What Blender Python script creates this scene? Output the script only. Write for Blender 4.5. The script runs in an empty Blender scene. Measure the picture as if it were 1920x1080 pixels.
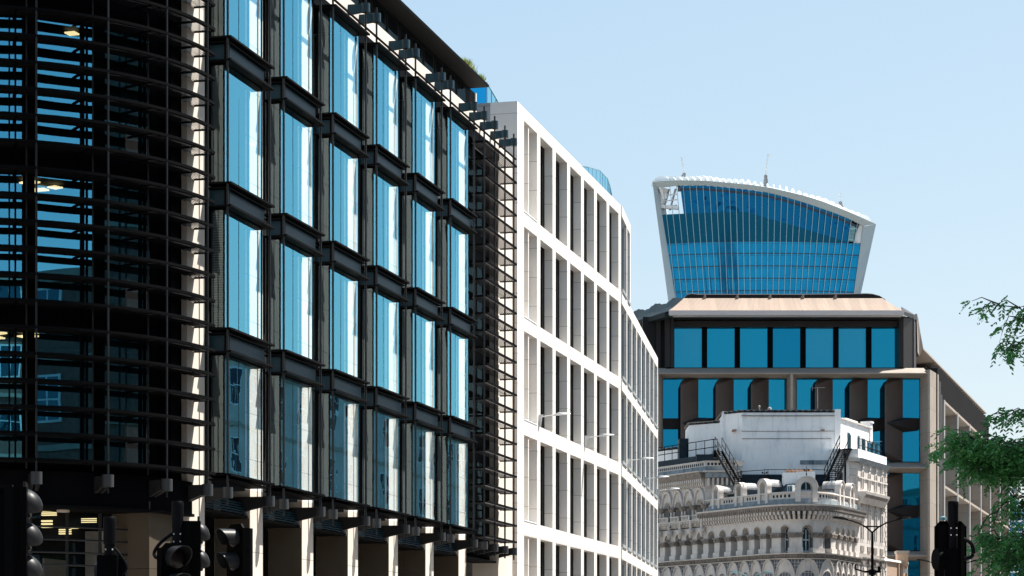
import bpy, math, random
from mathutils import Vector, Matrix
random.seed(7)
PI = math.pi
scene = bpy.context.scene
COL = scene.collection
F, CX, HZ, EYE = 4500.0, 960.0, 1260.0, 1.65

def P(u, v, Y):
    return Vector(((u - CX) / F * Y, Y, EYE + (HZ - v) / F * Y))
def PX(u, Y): return (u - CX) / F * Y
def PZ(v, Y): return EYE + (HZ - v) / F * Y

# ------------------------------------------------------------------ materials
def new_mat(name):
    m = bpy.data.materials.new(name); m.use_nodes = True
    nt = m.node_tree; nt.nodes.clear()
    out = nt.nodes.new('ShaderNodeOutputMaterial')
    return m, nt, out
def N(nt, typ, **kw):
    n = nt.nodes.new(typ)
    for k, v in kw.items():
        if k.startswith('i_'): n.inputs[k[2:].replace('_', ' ')].default_value = v
        else: setattr(n, k, v)
    return n
def L(nt, a, b): nt.links.new(a, b)
def rgb(c): return (c[0], c[1], c[2], 1.0)

def principled(name, col, rough=0.6, metal=0.0, var=0.12, scale=1.5, bump=0.0, bscale=30.0,
               stain=0.0, stain_col=(0.05, 0.07, 0.09), zj=None, spec=0.5, stretch=1.0, hj=None, voff=0.0, xcell=None):
    """Weathered surface: noise variation, optional streak stains, optional joints every zj metres in height."""
    m, nt, out = new_mat(name)
    b = N(nt, 'ShaderNodeBsdfPrincipled')
    b.inputs['Roughness'].default_value = rough
    b.inputs['Metallic'].default_value = metal
    b.inputs['Specular IOR Level'].default_value = spec
    geo = N(nt, 'ShaderNodeNewGeometry')
    mp = N(nt, 'ShaderNodeMapping'); mp.inputs['Scale'].default_value = (1, 1, 1.0 / stretch)
    L(nt, geo.outputs['Position'], mp.inputs['Vector'])
    nz = N(nt, 'ShaderNodeTexNoise'); nz.inputs['Scale'].default_value = scale; nz.inputs['Detail'].default_value = 6
    L(nt, mp.outputs[0], nz.inputs['Vector'])
    mr = N(nt, 'ShaderNodeMapRange'); mr.inputs['From Min'].default_value = 0.25; mr.inputs['From Max'].default_value = 0.75
    mr.inputs['To Min'].default_value = 1 - var; mr.inputs['To Max'].default_value = 1 + var
    L(nt, nz.outputs['Fac'], mr.inputs['Value'])
    hs = N(nt, 'ShaderNodeVectorMath', operation='SCALE'); hs.inputs[0].default_value = col
    L(nt, mr.outputs[0], hs.inputs['Scale'])
    cur = hs.outputs[0]
    if stain > 0:
        mp2 = N(nt, 'ShaderNodeMapping'); mp2.inputs['Scale'].default_value = (1.6, 1.6, 0.35)
        L(nt, geo.outputs['Position'], mp2.inputs['Vector'])
        n2 = N(nt, 'ShaderNodeTexNoise'); n2.inputs['Scale'].default_value = 1.4; n2.inputs['Detail'].default_value = 8; n2.inputs['Roughness'].default_value = 0.65
        L(nt, mp2.outputs[0], n2.inputs['Vector'])
        r2 = N(nt, 'ShaderNodeMapRange'); r2.inputs['From Min'].default_value = 0.52; r2.inputs['From Max'].default_value = 0.72
        r2.inputs['To Min'].default_value = 0; r2.inputs['To Max'].default_value = stain
        L(nt, n2.outputs['Fac'], r2.inputs['Value'])
        mx = N(nt, 'ShaderNodeMix', data_type='RGBA'); L(nt, r2.outputs[0], mx.inputs[0])
        L(nt, cur, mx.inputs[6]); mx.inputs[7].default_value = rgb(stain_col)
        cur = mx.outputs[2]
    if xcell:
        sx = N(nt, 'ShaderNodeSeparateXYZ'); L(nt, geo.outputs['Position'], sx.inputs[0])
        dv = N(nt, 'ShaderNodeMath', operation='DIVIDE'); L(nt, sx.outputs[0], dv.inputs[0]); dv.inputs[1].default_value = xcell
        fl = N(nt, 'ShaderNodeMath', operation='FLOOR'); L(nt, dv.outputs[0], fl.inputs[0])
        wn = N(nt, 'ShaderNodeTexWhiteNoise', noise_dimensions='1D'); L(nt, fl.outputs[0], wn.inputs['W'])
        wr = N(nt, 'ShaderNodeMapRange'); wr.inputs['To Min'].default_value = 0.86; wr.inputs['To Max'].default_value = 1.08; L(nt, wn.outputs['Value'], wr.inputs['Value'])
        sc = N(nt, 'ShaderNodeVectorMath', operation='SCALE'); L(nt, cur, sc.inputs[0]); L(nt, wr.outputs[0], sc.inputs['Scale']); cur = sc.outputs[0]
    if zj or hj:
        sp = N(nt, 'ShaderNodeSeparateXYZ'); L(nt, geo.outputs['Position'], sp.inputs[0])
        def line(src, period, off):
            a = N(nt, 'ShaderNodeMath', operation='ADD'); L(nt, src, a.inputs[0]); a.inputs[1].default_value = off + 1000 * period
            mo = N(nt, 'ShaderNodeMath', operation='MODULO'); L(nt, a.outputs[0], mo.inputs[0]); mo.inputs[1].default_value = period
            c = N(nt, 'ShaderNodeMath', operation='LESS_THAN'); L(nt, mo.outputs[0], c.inputs[0]); c.inputs[1].default_value = 0.022
            return c.outputs[0]
        def cell(src, period, off):
            a = N(nt, 'ShaderNodeMath', operation='ADD'); L(nt, src, a.inputs[0]); a.inputs[1].default_value = off + 1000 * period
            dv = N(nt, 'ShaderNodeMath', operation='DIVIDE'); L(nt, a.outputs[0], dv.inputs[0]); dv.inputs[1].default_value = period
            fl = N(nt, 'ShaderNodeMath', operation='FLOOR'); L(nt, dv.outputs[0], fl.inputs[0]); return fl.outputs[0]
        s = line(sp.outputs[2], zj or 1e6, voff)
        if hj:
            s2 = line(sp.outputs[1], hj, 0.13)
            mxx = N(nt, 'ShaderNodeMath', operation='MAXIMUM'); L(nt, s, mxx.inputs[0]); L(nt, s2, mxx.inputs[1]); s = mxx.outputs[0]
        cb = N(nt, 'ShaderNodeCombineXYZ')
        L(nt, cell(sp.outputs[2], zj or 1e6, voff), cb.inputs[2]); L(nt, cell(sp.outputs[1], hj or 1.56, 0.13), cb.inputs[1])
        wn = N(nt, 'ShaderNodeTexWhiteNoise', noise_dimensions='3D'); L(nt, cb.outputs[0], wn.inputs['Vector'])
        wr = N(nt, 'ShaderNodeMapRange'); wr.inputs['To Min'].default_value = 0.93; wr.inputs['To Max'].default_value = 1.05
        L(nt, wn.outputs['Value'], wr.inputs['Value'])
        sc = N(nt, 'ShaderNodeVectorMath', operation='SCALE'); L(nt, cur, sc.inputs[0]); L(nt, wr.outputs[0], sc.inputs['Scale'])
        mx = N(nt, 'ShaderNodeMix', data_type='RGBA'); L(nt, s, mx.inputs[0]); L(nt, sc.outputs[0], mx.inputs[6])
        mx.inputs[7].default_value = rgb([c * 0.45 for c in col]); cur = mx.outputs[2]
    L(nt, cur, b.inputs['Base Color'])
    if bump > 0:
        n3 = N(nt, 'ShaderNodeTexNoise'); n3.inputs['Scale'].default_value = bscale; n3.inputs['Detail'].default_value = 4
        L(nt, geo.outputs['Position'], n3.inputs['Vector'])
        bp = N(nt, 'ShaderNodeBump'); bp.inputs['Strength'].default_value = bump; bp.inputs['Distance'].default_value = 0.02
        L(nt, n3.outputs['Fac'], bp.inputs['Height']); L(nt, bp.outputs[0], b.inputs['Normal'])
    L(nt, b.outputs[0], out.inputs[0])
    return m

def glass(name, refl, trans, warp=0.0, wscale=0.6, rough=0.0, body=None):
    """Coated glazing: a tinted mirror layer over a tinted see-through layer."""
    m, nt, out = new_mat(name)
    g = N(nt, 'ShaderNodeBsdfGlossy'); g.inputs['Color'].default_value = rgb(refl); g.inputs['Roughness'].default_value = rough
    if body is None:
        t = N(nt, 'ShaderNodeBsdfTransparent'); t.inputs['Color'].default_value = rgb(trans)
    else:
        t = N(nt, 'ShaderNodeBsdfDiffuse'); t.inputs['Color'].default_value = rgb(body)
    a = N(nt, 'ShaderNodeAddShader'); L(nt, g.outputs[0], a.inputs[0]); L(nt, t.outputs[0], a.inputs[1])
    if warp > 0:
        geo = N(nt, 'ShaderNodeNewGeometry')
        nz = N(nt, 'ShaderNodeTexNoise'); nz.inputs['Scale'].default_value = wscale; nz.inputs['Detail'].default_value = 1.5
        L(nt, geo.outputs['Position'], nz.inputs['Vector'])
        bp = N(nt, 'ShaderNodeBump'); bp.inputs['Strength'].default_value = 1.0; bp.inputs['Distance'].default_value = warp
        L(nt, nz.outputs['Fac'], bp.inputs['Height']); L(nt, bp.outputs[0], g.inputs['Normal'])
    L(nt, a.outputs[0], out.inputs[0])
    return m
def emit(name, col, s):
    m, nt, out = new_mat(name)
    e = N(nt, 'ShaderNodeEmission'); e.inputs['Color'].default_value = rgb(col); e.inputs['Strength'].default_value = s
    L(nt, e.outputs[0], out.inputs[0]); return m
def leafmat(name, col):
    m, nt, out = new_mat(name)
    geo = N(nt, 'ShaderNodeNewGeometry')
    nz = N(nt, 'ShaderNodeTexNoise'); nz.inputs['Scale'].default_value = 4.0; L(nt, geo.outputs['Position'], nz.inputs['Vector'])
    cr = N(nt, 'ShaderNodeValToRGB'); L(nt, nz.outputs['Fac'], cr.inputs[0])
    cr.color_ramp.elements[0].position = 0.3; cr.color_ramp.elements[0].color = rgb([c * 0.6 for c in col])
    cr.color_ramp.elements[1].position = 0.7; cr.color_ramp.elements[1].color = rgb([c * 1.35 for c in col])
    d = N(nt, 'ShaderNodeBsdfPrincipled'); d.inputs['Roughness'].default_value = 0.45; L(nt, cr.outputs[0], d.inputs['Base Color'])
    t = N(nt, 'ShaderNodeBsdfTranslucent'); L(nt, cr.outputs[0], t.inputs['Color'])
    mx = N(nt, 'ShaderNodeMixShader'); mx.inputs[0].default_value = 0.42
    L(nt, d.outputs[0], mx.inputs[1]); L(nt, t.outputs[0], mx.inputs[2]); L(nt, mx.outputs[0], out.inputs[0])
    return m

MT = {}
MT['dark'] = principled('dark_bronze_metal', (0.003, 0.0034, 0.0045), 0.6, 0.0, 0.2, 2.0, 0.04, 60, spec=0.02)
MT['dark2'] = principled('charcoal_metal', (0.0055, 0.0056, 0.006), 0.6, 0.0, 0.2, 2.0, 0.04, 60, spec=0.03)
MT['rod'] = principled('rod_metal', (0.018, 0.021, 0.023), 0.4, 0.0, 0.1, spec=0.25)
MT['louvre'] = principled('louvre_metal', (0.0045, 0.0048, 0.0054), 0.7, 0.0, 0.15, spec=0.02)
MT['spandrel'] = principled('spandrel_blue_grey', (0.010, 0.046, 0.070), 0.45, 0.0, 0.15, 1.0, spec=0.2)
MT['stone_a'] = principled('pale_limestone_pier', (0.62, 0.56, 0.49), 0.75, 0, 0.08, 1.2, 0.1, 25, zj=1.356, voff=0.25)
MT['stone_b'] = principled('white_portland_stone', (0.68, 0.64, 0.595), 0.75, 0, 0.06, 0.8, 0.08, 25, zj=1.29, hj=1.5585, voff=0.12)
MT['stone_end'] = principled('grey_stone_panels', (0.27, 0.265, 0.26), 0.75, 0, 0.06, 0.9, 0.06, 25, zj=1.55, voff=0.3)  # white stone's end-wall shade put into a darker grey; also on fin edges
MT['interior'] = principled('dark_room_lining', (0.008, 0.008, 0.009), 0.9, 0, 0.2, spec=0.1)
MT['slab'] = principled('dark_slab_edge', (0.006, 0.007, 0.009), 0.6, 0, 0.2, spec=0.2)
MT['glass_a'] = glass('blue_bay_glass', (0.150, 0.455, 0.59), (0.93, 0.93, 0.91), 0.0028, 0.8)
MT['glass_ret'] = glass('grey_side_pane_glass', (0.075, 0.095, 0.10), (0.55, 0.58, 0.58), 0.003, 0.9)
MT['glass_c'] = glass('blue_corner_glass', (0.08, 0.33, 0.47), (0.5, 0.5, 0.5), 0.002, 0.5)
MT['glass_b'] = glass('grey_teal_window_glass', (0.16, 0.26, 0.31), (0.35, 0.38, 0.40), 0.003, 0.8)
MT['glass_blue'] = glass('deep_blue_window_glass', (0.014, 0.225, 0.345), (1, 1, 1), 0.006, 0.35, 0.02, body=(0.0, 0.02, 0.04))
MT['glass_blue2'] = glass('deep_blue_window_glass_pale_blind', (0.014, 0.215, 0.33), (1, 1, 1), 0.006, 0.3, 0.02, body=(0.022, 0.045, 0.06))
MT['glass_blue3'] = glass('deep_blue_window_glass_dark_room', (0.010, 0.19, 0.315), (1, 1, 1), 0.008, 0.4, 0.02, body=(0.0, 0.014, 0.03))
wrn = random.Random(31)
MT['glass_screen'] = glass('pale_roof_glass', (0.10, 0.20, 0.24), (0.34, 0.56, 0.63))
MT['glass_plant'] = glass('blue_plant_glass', (0.02, 0.32, 0.58), (1, 1, 1), 0.0, body=(0.0, 0.06, 0.16))
MT['lamp'] = emit('office_ceiling_light', (1.0, 0.84, 0.42), 0.75)
MT['downlight'] = principled('downlight_ring', (0.6, 0.52, 0.44), 0.4)
MT['boss'] = principled('grey_cast_boss', (0.045, 0.049, 0.052), 0.4, 0, 0.1, spec=0.2)
MT['slat'] = principled('grey_louvre_slat', (0.11, 0.105, 0.105), 0.7, 0, 0.1, spec=0.05)  # lighter copy; bounce light on the straight stack put into the colour
MT['slat_dk'] = principled('dark_louvre_slat', (0.016, 0.016, 0.0165), 0.7, 0, 0.1, spec=0.02)  # darker copy for the curved stack; weaker bounce put into the colour
MT['granite'] = principled('grey_granite_shaft', (0.085, 0.088, 0.092), 0.5, 0, 0.2, 6.0, spec=0.2)  # grey granite, darkened to put the window reveals' shade into its colour
MT['blind'] = principled('grey_venetian_blind', (0.11, 0.125, 0.13), 0.6)
MT['rpale'] = principled('pale_street_stone', (0.34, 0.33, 0.32), 0.9, 0, 0.2, 1.0)
MT['soot'] = principled('soot_blackened_stone', (0.060, 0.054, 0.050), 0.95, 0, 0.3, 4.0)  # near-black stone; shade between the modillions put into the colour
MT['arm'] = principled('charcoal_bracket', (0.020, 0.020, 0.021), 0.45, 0, 0.1, spec=0.15)
MT['boss_top'] = principled('teal_grey_boss', (0.014, 0.040, 0.055), 0.4, 0, 0.1, spec=0.25)  # sky reflection on the top bosses put into the teal colour
MT['roof_dk'] = principled('dark_grey_soffit', (0.020, 0.021, 0.022), 0.6, 0, 0.1, spec=0.1)
MT['panel_in'] = principled('pale_office_panel', (0.45, 0.44, 0.42), 0.7)
MT['clad'] = principled('white_stone_cladding', (0.80, 0.765, 0.72), 0.75, 0, 0.05, 1.0, 0.06, 25, zj=1.356, voff=0.25)  # pier stone whitened; sunlight lost through the panes put into the colour
MT['jamb'] = principled('grey_jamb_lining', (0.030, 0.034, 0.034), 0.6, 0, 0.15, spec=0.15)  # dark panel tone; the pier side's shade put into the colour
MT['shopstone'] = principled('brown_shaded_stone_lining', (0.080, 0.064, 0.046), 0.8, 0, 0.14, 1.0, 0.1, 20, zj=2.2, spec=0.1)  # pier stone's street-level shade put into a dark brown copy
MT['eave'] = principled('buff_eave_metal', (0.27, 0.225, 0.19), 0.6, 0, 0.06)
MT['win_grey'] = principled('grey_window_frame', (0.26, 0.28, 0.29), 0.6, 0, 0.06)
MT['glass_shop'] = glass('dark_street_glass', (0.03, 0.045, 0.05), (0.55, 0.55, 0.55), 0.003, 0.7)
MT['glass_b2'] = glass('teal_window_glass', (0.05, 0.125, 0.165), (0.25, 0.28, 0.30), 0.003, 0.8)
MT['asphalt'] = principled('asphalt', (0.05, 0.05, 0.052), 0.9, 0, 0.2, 3.0, 0.2, 80)
MT['paving'] = principled('york_stone_paving', (0.24, 0.225, 0.205), 0.85, 0, 0.12, 1.0, 0.1, 40, zj=None)
MT['kerb'] = principled('granite_kerb', (0.3, 0.3, 0.3), 0.8, 0, 0.1)
MT['paint'] = principled('road_paint', (0.75, 0.75, 0.72), 0.8, 0, 0.1)
MT['bronze'] = principled('bronze_fin', (0.080, 0.060, 0.052), 0.5, 0.0, 0.18, 0.5, 0.03, 20, spec=0.25)
MT['bronze_dk'] = principled('dark_bronze_cladding', (0.018, 0.0155, 0.0155), 0.5, 0.0, 0.18, 0.5, spec=0.2)
MT['copper'] = principled('pink_copper_roof', (0.275, 0.205, 0.157), 0.6, 0.0, 0.05, 0.6, spec=0.2, xcell=0.47)
MT['roofmetal'] = principled('seamed_metal_roof', (0.012, 0.022, 0.027), 0.6, 0.0, 0.1, 0.6, spec=0.1)
MT['fascia'] = principled('grey_fascia', (0.42, 0.40, 0.40), 0.5, 0, 0.05)
MT['sandstone'] = principled('brown_sandstone', (0.275, 0.235, 0.20), 0.8, 0, 0.12, 0.5, 0.08, 10, zj=2.05, spec=0.2)
MT['spandrel_dk'] = principled('near_black_spandrel', (0.005, 0.0045, 0.005), 0.5, 0, 0.2, spec=0.2)
MT['alb'] = principled('weathered_white_stone', (0.52, 0.478, 0.437), 0.85, 0, 0.13, 2.0, 0.2, 12, stain=0.55, stain_col=(0.19, 0.19, 0.20))
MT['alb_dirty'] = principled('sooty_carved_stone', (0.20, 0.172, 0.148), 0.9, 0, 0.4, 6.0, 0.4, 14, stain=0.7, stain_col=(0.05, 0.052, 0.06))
MT['alb_blue'] = principled('rain_streaked_stone', (0.20, 0.235, 0.255), 0.9, 0, 0.3, 2.5, 0.2, 12, stain=0.95, stain_col=(0.03, 0.055, 0.08))
MT['alb_wall'] = principled('painted_render', (0.78, 0.765, 0.745), 0.85, 0, 0.07, 0.8, 0.06, 20, stain=0.6, stain_col=(0.40, 0.46, 0.50))
MT['alb_tile'] = principled('dark_diaper_tile', (0.11, 0.12, 0.14), 0.7, 0, 0.5, 8.0)
MT['slate'] = principled('blue_slate', (0.010, 0.021, 0.032), 0.55, 0, 0.4, 3.0, spec=0.15)
MT['lead'] = principled('lead_dormer_roof', (0.27, 0.27, 0.27), 0.7, 0, 0.3, 3.0, stain=0.9, stain_col=(0.07, 0.07, 0.075))
MT['terracotta'] = principled('terracotta_pot', (0.35, 0.20, 0.12), 0.8, 0, 0.2)
MT['alb_glass'] = glass('old_sash_glass', (0.04, 0.085, 0.11), (1, 1, 1), 0.006, 2.0, 0.02, body=(0.006, 0.018, 0.025))
MT['sash'] = principled('painted_sash', (0.5, 0.53, 0.54), 0.6)
MT['iron'] = principled('black_iron', (0.002, 0.0025, 0.0032), 0.5, spec=0.06)
MT['brick'] = principled('yellow_stock_brick', (0.34, 0.235, 0.165), 0.9, 0, 0.3, 9.0, 0.2, 30)
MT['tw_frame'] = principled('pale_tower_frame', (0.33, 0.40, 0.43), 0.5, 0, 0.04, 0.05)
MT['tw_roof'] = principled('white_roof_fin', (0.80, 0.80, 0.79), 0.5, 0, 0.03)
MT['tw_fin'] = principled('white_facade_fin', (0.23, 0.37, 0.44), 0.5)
MT['tw_line'] = principled('navy_floor_edge', (0.003, 0.02, 0.05), 0.5)
MT['pole'] = principled('black_pole', (0.0035, 0.0038, 0.005), 0.45, 0, 0.1, spec=0.06)
MT['visor'] = principled('matt_black_plastic', (0.014, 0.015, 0.0165), 0.42, 0, 0.15, spec=0.15)
MT['housing'] = principled('black_signal_housing', (0.0015, 0.0017, 0.002), 0.5, 0, 0.15, spec=0.02)
MT['lens'] = principled('unlit_lens', (0.006, 0.004, 0.004), 0.25, spec=0.2)
MT['lamp_grey'] = principled('pale_grey_lamp', (0.55, 0.55, 0.54), 0.45)
MT['lamp_teal'] = principled('teal_lamp', (0.10, 0.22, 0.25), 0.45)
MT['bark'] = principled('grey_bark', (0.06, 0.05, 0.042), 0.9, 0, 0.3, 8.0, 0.4, 20)
MT['leaf'] = leafmat('ash_leaf', (0.10, 0.32, 0.09))
MT['grass'] = leafmat('roof_sedge', (0.22, 0.27, 0.06))
MT['white'] = principled('white_band', (0.72, 0.74, 0.75), 0.5)
MT['glass_far'] = glass('far_dark_glass', (0.06, 0.16, 0.22), (1, 1, 1), 0, 0.5, 0.05, body=(0.01, 0.03, 0.05))
MT['rbrick'] = principled('red_brick', (0.11, 0.065, 0.05), 0.9, 0, 0.3, 5.0)
MT['rstone'] = principled('buff_stone', (0.22, 0.20, 0.17), 0.9, 0, 0.15, 2.0)
MT['tile'] = principled('grey_roof_tile', (0.20, 0.20, 0.21), 0.85, 0, 0.25, 6.0)

def tower_glass():
    m, nt, out = new_mat('tower_blue_glass')
    geo = N(nt, 'ShaderNodeNewGeometry'); sp = N(nt, 'ShaderNodeSeparateXYZ'); L(nt, geo.outputs['Position'], sp.inputs[0])
    def cell(src, period):
        dv = N(nt, 'ShaderNodeMath', operation='DIVIDE'); L(nt, src, dv.inputs[0]); dv.inputs[1].default_value = period
        fl = N(nt, 'ShaderNodeMath', operation='FLOOR'); L(nt, dv.outputs[0], fl.inputs[0]); return fl.outputs[0]
    cb = N(nt, 'ShaderNodeCombineXYZ'); L(nt, cell(sp.outputs[0], 1.05), cb.inputs[0]); L(nt, cell(sp.outputs[2], 4.2), cb.inputs[2])
    wn = N(nt, 'ShaderNodeTexWhiteNoise', noise_dimensions='3D'); L(nt, cb.outputs[0], wn.inputs['Vector'])
    nz = N(nt, 'ShaderNodeTexNoise'); nz.inputs['Scale'].default_value = 0.12; nz.inputs['Detail'].default_value = 5; L(nt, geo.outputs['Position'], nz.inputs['Vector'])
    ad = N(nt, 'ShaderNodeMath', operation='MULTIPLY_ADD'); L(nt, wn.outputs['Value'], ad.inputs[0]); ad.inputs[1].default_value = 0.35; L(nt, nz.outputs['Fac'], ad.inputs[2])
    cr = N(nt, 'ShaderNodeValToRGB'); L(nt, ad.outputs[0], cr.inputs[0])
    e = cr.color_ramp.elements
    e[0].position = 0.35; e[0].color = (0.001, 0.045, 0.13, 1)
    e[1].position = 0.95; e[1].color = (0.008, 0.125, 0.25, 1)
    d = N(nt, 'ShaderNodeBsdfDiffuse'); L(nt, cr.outputs[0], d.inputs['Color'])
    g = N(nt, 'ShaderNodeBsdfGlossy'); g.inputs['Color'].default_value = (0.004, 0.13, 0.265, 1); g.inputs['Roughness'].default_value = 0.05
    a = N(nt, 'ShaderNodeAddShader'); L(nt, d.outputs[0], a.inputs[0]); L(nt, g.outputs[0], a.inputs[1]); L(nt, a.outputs[0], out.inputs[0])
    return m
MT['tw_glass'] = tower_glass()
MT['tw_dark'] = glass('tower_dark_band', (0.004, 0.052, 0.10), (1, 1, 1), 0, 1, 0.1, body=(0.001, 0.020, 0.042))
MT['tw_sky'] = glass('tower_sky_garden_glass', (0.004, 0.075, 0.17), (1, 1, 1), 0.6, 0.15, 0.03, body=(0.0, 0.03, 0.09))

# ------------------------------------------------------------------ mesh builder
class MB:
    def __init__(s): s.v = []; s.f = []
    def add(s, vs, fs):
        o = len(s.v); s.v += [tuple(v) for v in vs]; s.f += [tuple(i + o for i in f) for f in fs]; return s
    def hexa(s, p):       # 8 points: bottom loop 0-3, top loop 4-7
        return s.add(p, [(3, 2, 1, 0), (4, 5, 6, 7), (0, 1, 5, 4), (1, 2, 6, 5), (2, 3, 7, 6), (3, 0, 4, 7)])
    def box(s, x0, x1, y0, y1, z0, z1, T=None):
        p = [(x0, y0, z0), (x1, y0, z0), (x1, y1, z0), (x0, y1, z0), (x0, y0, z1), (x1, y0, z1), (x1, y1, z1), (x0, y1, z1)]
        if T: p = [T(*q) for q in p]
        return s.hexa(p)
    def loft(s, loops, closed=True, cap=True):
        n = len(loops[0]); vs = [v for l in loops for v in l]; fs = []
        for i in range(len(loops) - 1):
            for j in range(n if closed else n - 1):
                k = (j + 1) % n
                fs.append((i * n + j, i * n + k, (i + 1) * n + k, (i + 1) * n + j))
        if cap and closed:
            fs.append(tuple(range(n - 1, -1, -1))); fs.append(tuple(range((len(loops) - 1) * n, len(loops) * n)))
        return s.add(vs, fs)
    def prism(s, pts, z0, z1, T=None):
        a = [(x, y, z0) for x, y in pts]; b = [(x, y, z1) for x, y in pts]
        if T: a = [T(*q) for q in a]; b = [T(*q) for q in b]
        return s.loft([a, b])
    def extrude(s, pts, off):
        return s.loft([[Vector(p) for p in pts], [Vector(p) + Vector(off) for p in pts]])
    def quad(s, a, b, c, d): return s.add([a, b, c, d], [(0, 1, 2, 3)])
    def cyl(s, c, r, z0, z1, n=16, r1=None):
        r1 = r if r1 is None else r1
        return s.loft([[(c[0] + r * math.cos(2 * PI * i / n), c[1] + r * math.sin(2 * PI * i / n), z0) for i in range(n)],
                       [(c[0] + r1 * math.cos(2 * PI * i / n), c[1] + r1 * math.sin(2 * PI * i / n), z1) for i in range(n)]])
    def lathe(s, c, prof, n=16):
        return s.loft([[(c[0] + r * math.cos(2 * PI * i / n), c[1] + r * math.sin(2 * PI * i / n), z) for i in range(n)] for r, z in prof])
    def tube(s, path, r, n=6, r1=None):
        path = [Vector(p) for p in path]; loops = []
        for i, p in enumerate(path):
            d = (path[min(i + 1, len(path) - 1)] - path[max(i - 1, 0)])
            d = d.normalized() if d.length > 1e-9 else Vector((0, 0, 1))
            a = d.cross(Vector((0, 0, 1)) if abs(d.z) < 0.95 else Vector((1, 0, 0))).normalized(); b = d.cross(a)
            rr = r if r1 is None else r + (r1 - r) * i / max(1, len(path) - 1)
            loops.append([p + rr * (a * math.cos(2 * PI * j / n) + b * math.sin(2 * PI * j / n)) for j in range(n)])
        return s.loft(loops)
    def bar(s, a, b, w, h=None):
        """rectangular bar from a to b"""
        a, b = Vector(a), Vector(b); h = h or w; d = (b - a).normalized()
        x = d.cross(Vector((0, 0, 1)) if abs(d.z) < 0.95 else Vector((0, 1, 0))).normalized() * w / 2; y = d.cross(x).normalized() * h / 2
        return s.loft([[a - x - y, a + x - y, a + x + y, a - x + y], [b - x - y, b + x - y, b + x + y, b - x + y]])

def fix_normals(me):
    import bmesh
    bm = bmesh.new(); bm.from_mesh(me); bmesh.ops.recalc_face_normals(bm, faces=bm.faces); bm.to_mesh(me); bm.free()
def mkobj(name, mb, mat, parent=None, off=None, smooth=False, recalc=True):
    vs = mb.v if off is None else [(x - off[0], y - off[1], z - off[2]) for x, y, z in mb.v]
    me = bpy.data.meshes.new(name); me.from_pydata(vs, [], mb.f); me.update()
    if recalc: fix_normals(me)
    if smooth:
        me.shade_smooth(); me.set_sharp_from_angle(angle=math.radians(35))
    me.materials.append(mat)
    o = bpy.data.objects.new(name, me); COL.objects.link(o)
    if parent: o.parent = parent
    return o
def tag(o, label=None, cat=None, group=None, kind=None):
    if label: o['label'] = label
    if cat: o['category'] = cat
    if group: o['group'] = group
    if kind: o['kind'] = kind
    return o
class Thing:
    """An Empty at the thing's base; parts are given in world coordinates unless local=True."""
    def __init__(s, name, label, cat, loc=(0, 0, 0), rz=0.0, group=None, local=False):
        o = bpy.data.objects.new(name, None); COL.objects.link(o); o.location = loc; o.rotation_euler = (0, 0, rz)
        o.empty_display_size = 0.5; tag(o, label, cat, group); s.o = o; s.off = None if local else Vector(loc)
    def part(s, name, mb, mat, parent=None, smooth=False, recalc=True):
        return mkobj(name, mb, MT[mat] if isinstance(mat, str) else mat, parent or s.o, s.off, smooth, recalc)
def copy_part(o, parent, dloc, deep=True):
    c = o.copy(); COL.objects.link(c); c.parent = parent; c.location = Vector(o.location) + Vector(dloc)
    if deep:
        for ch in o.children:
            d = ch.copy(); COL.objects.link(d); d.parent = c
    return c
def copy_tree(o, loc, rz=None, label=None):
    r = o.copy(); COL.objects.link(r); r.location = loc
    if rz is not None: r.rotation_euler = (0, 0, rz)
    if label: r['label'] = label
    for ch in o.children:
        c = ch.copy(); COL.objects.link(c); c.parent = r
        for g in ch.children:
            d = g.copy(); COL.objects.link(d); d.parent = c
    return r

# ------------------------------------------------------------------ world, sun, camera
SUN_AZ, SUN_EL = math.radians(63.7), math.radians(60)
SDIR = Vector((math.sin(SUN_AZ) * math.cos(SUN_EL), math.cos(SUN_AZ) * math.cos(SUN_EL), math.sin(SUN_EL)))
w = bpy.data.worlds.new("World"); scene.world = w; w.use_nodes = True
nt = w.node_tree; nt.nodes.clear()
sky = nt.nodes.new('ShaderNodeTexSky'); sky.sky_type = 'NISHITA'; sky.sun_disc = False
sky.sun_elevation = SUN_EL; sky.sun_rotation = SUN_AZ; sky.altitude = 50; sky.air_density = 1.0; sky.dust_density = 1.2; sky.ozone_density = 1.0
bg = nt.nodes.new('ShaderNodeBackground'); bg.inputs['Strength'].default_value = 0.0793
wo = nt.nodes.new('ShaderNodeOutputWorld'); 
sm = nt.nodes.new('ShaderNodeVectorMath'); sm.operation = 'MULTIPLY_ADD'       # thin summer haze: flatter, paler sky
sm.inputs[1].default_value = (0.65, 0.45, 0.235); sm.inputs[2].default_value = (0.99, 1.98, 3.31)
nt.links.new(sky.outputs[0], sm.inputs[0]); nt.links.new(sm.outputs[0], bg.inputs[0]); nt.links.new(bg.outputs[0], wo.inputs[0])
sl = bpy.data.lights.new('sun', 'SUN'); sl.energy = 5.0; sl.angle = math.radians(0.5); sl.color = (1.0, 0.955, 0.89)
so = bpy.data.objects.new('sun', sl); COL.objects.link(so); so.rotation_euler = SDIR.to_track_quat('Z', 'Y').to_euler(); so.location = (60, 40, 120)
cam = bpy.data.cameras.new('camera'); cam.sensor_width = 36; cam.lens = 36 * F / 1920; cam.shift_y = (HZ - 540) / 1920
cam.clip_start = 0.3; cam.clip_end = 6000
co = bpy.data.objects.new('camera', cam); COL.objects.link(co); co.location = (0, 0, EYE); co.rotation_euler = (PI / 2, 0, 0); scene.camera = co
vs = scene.view_settings; vs.view_transform = 'Standard'; vs.look = 'None'; vs.exposure = 1.35; vs.gamma = 1.0
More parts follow.
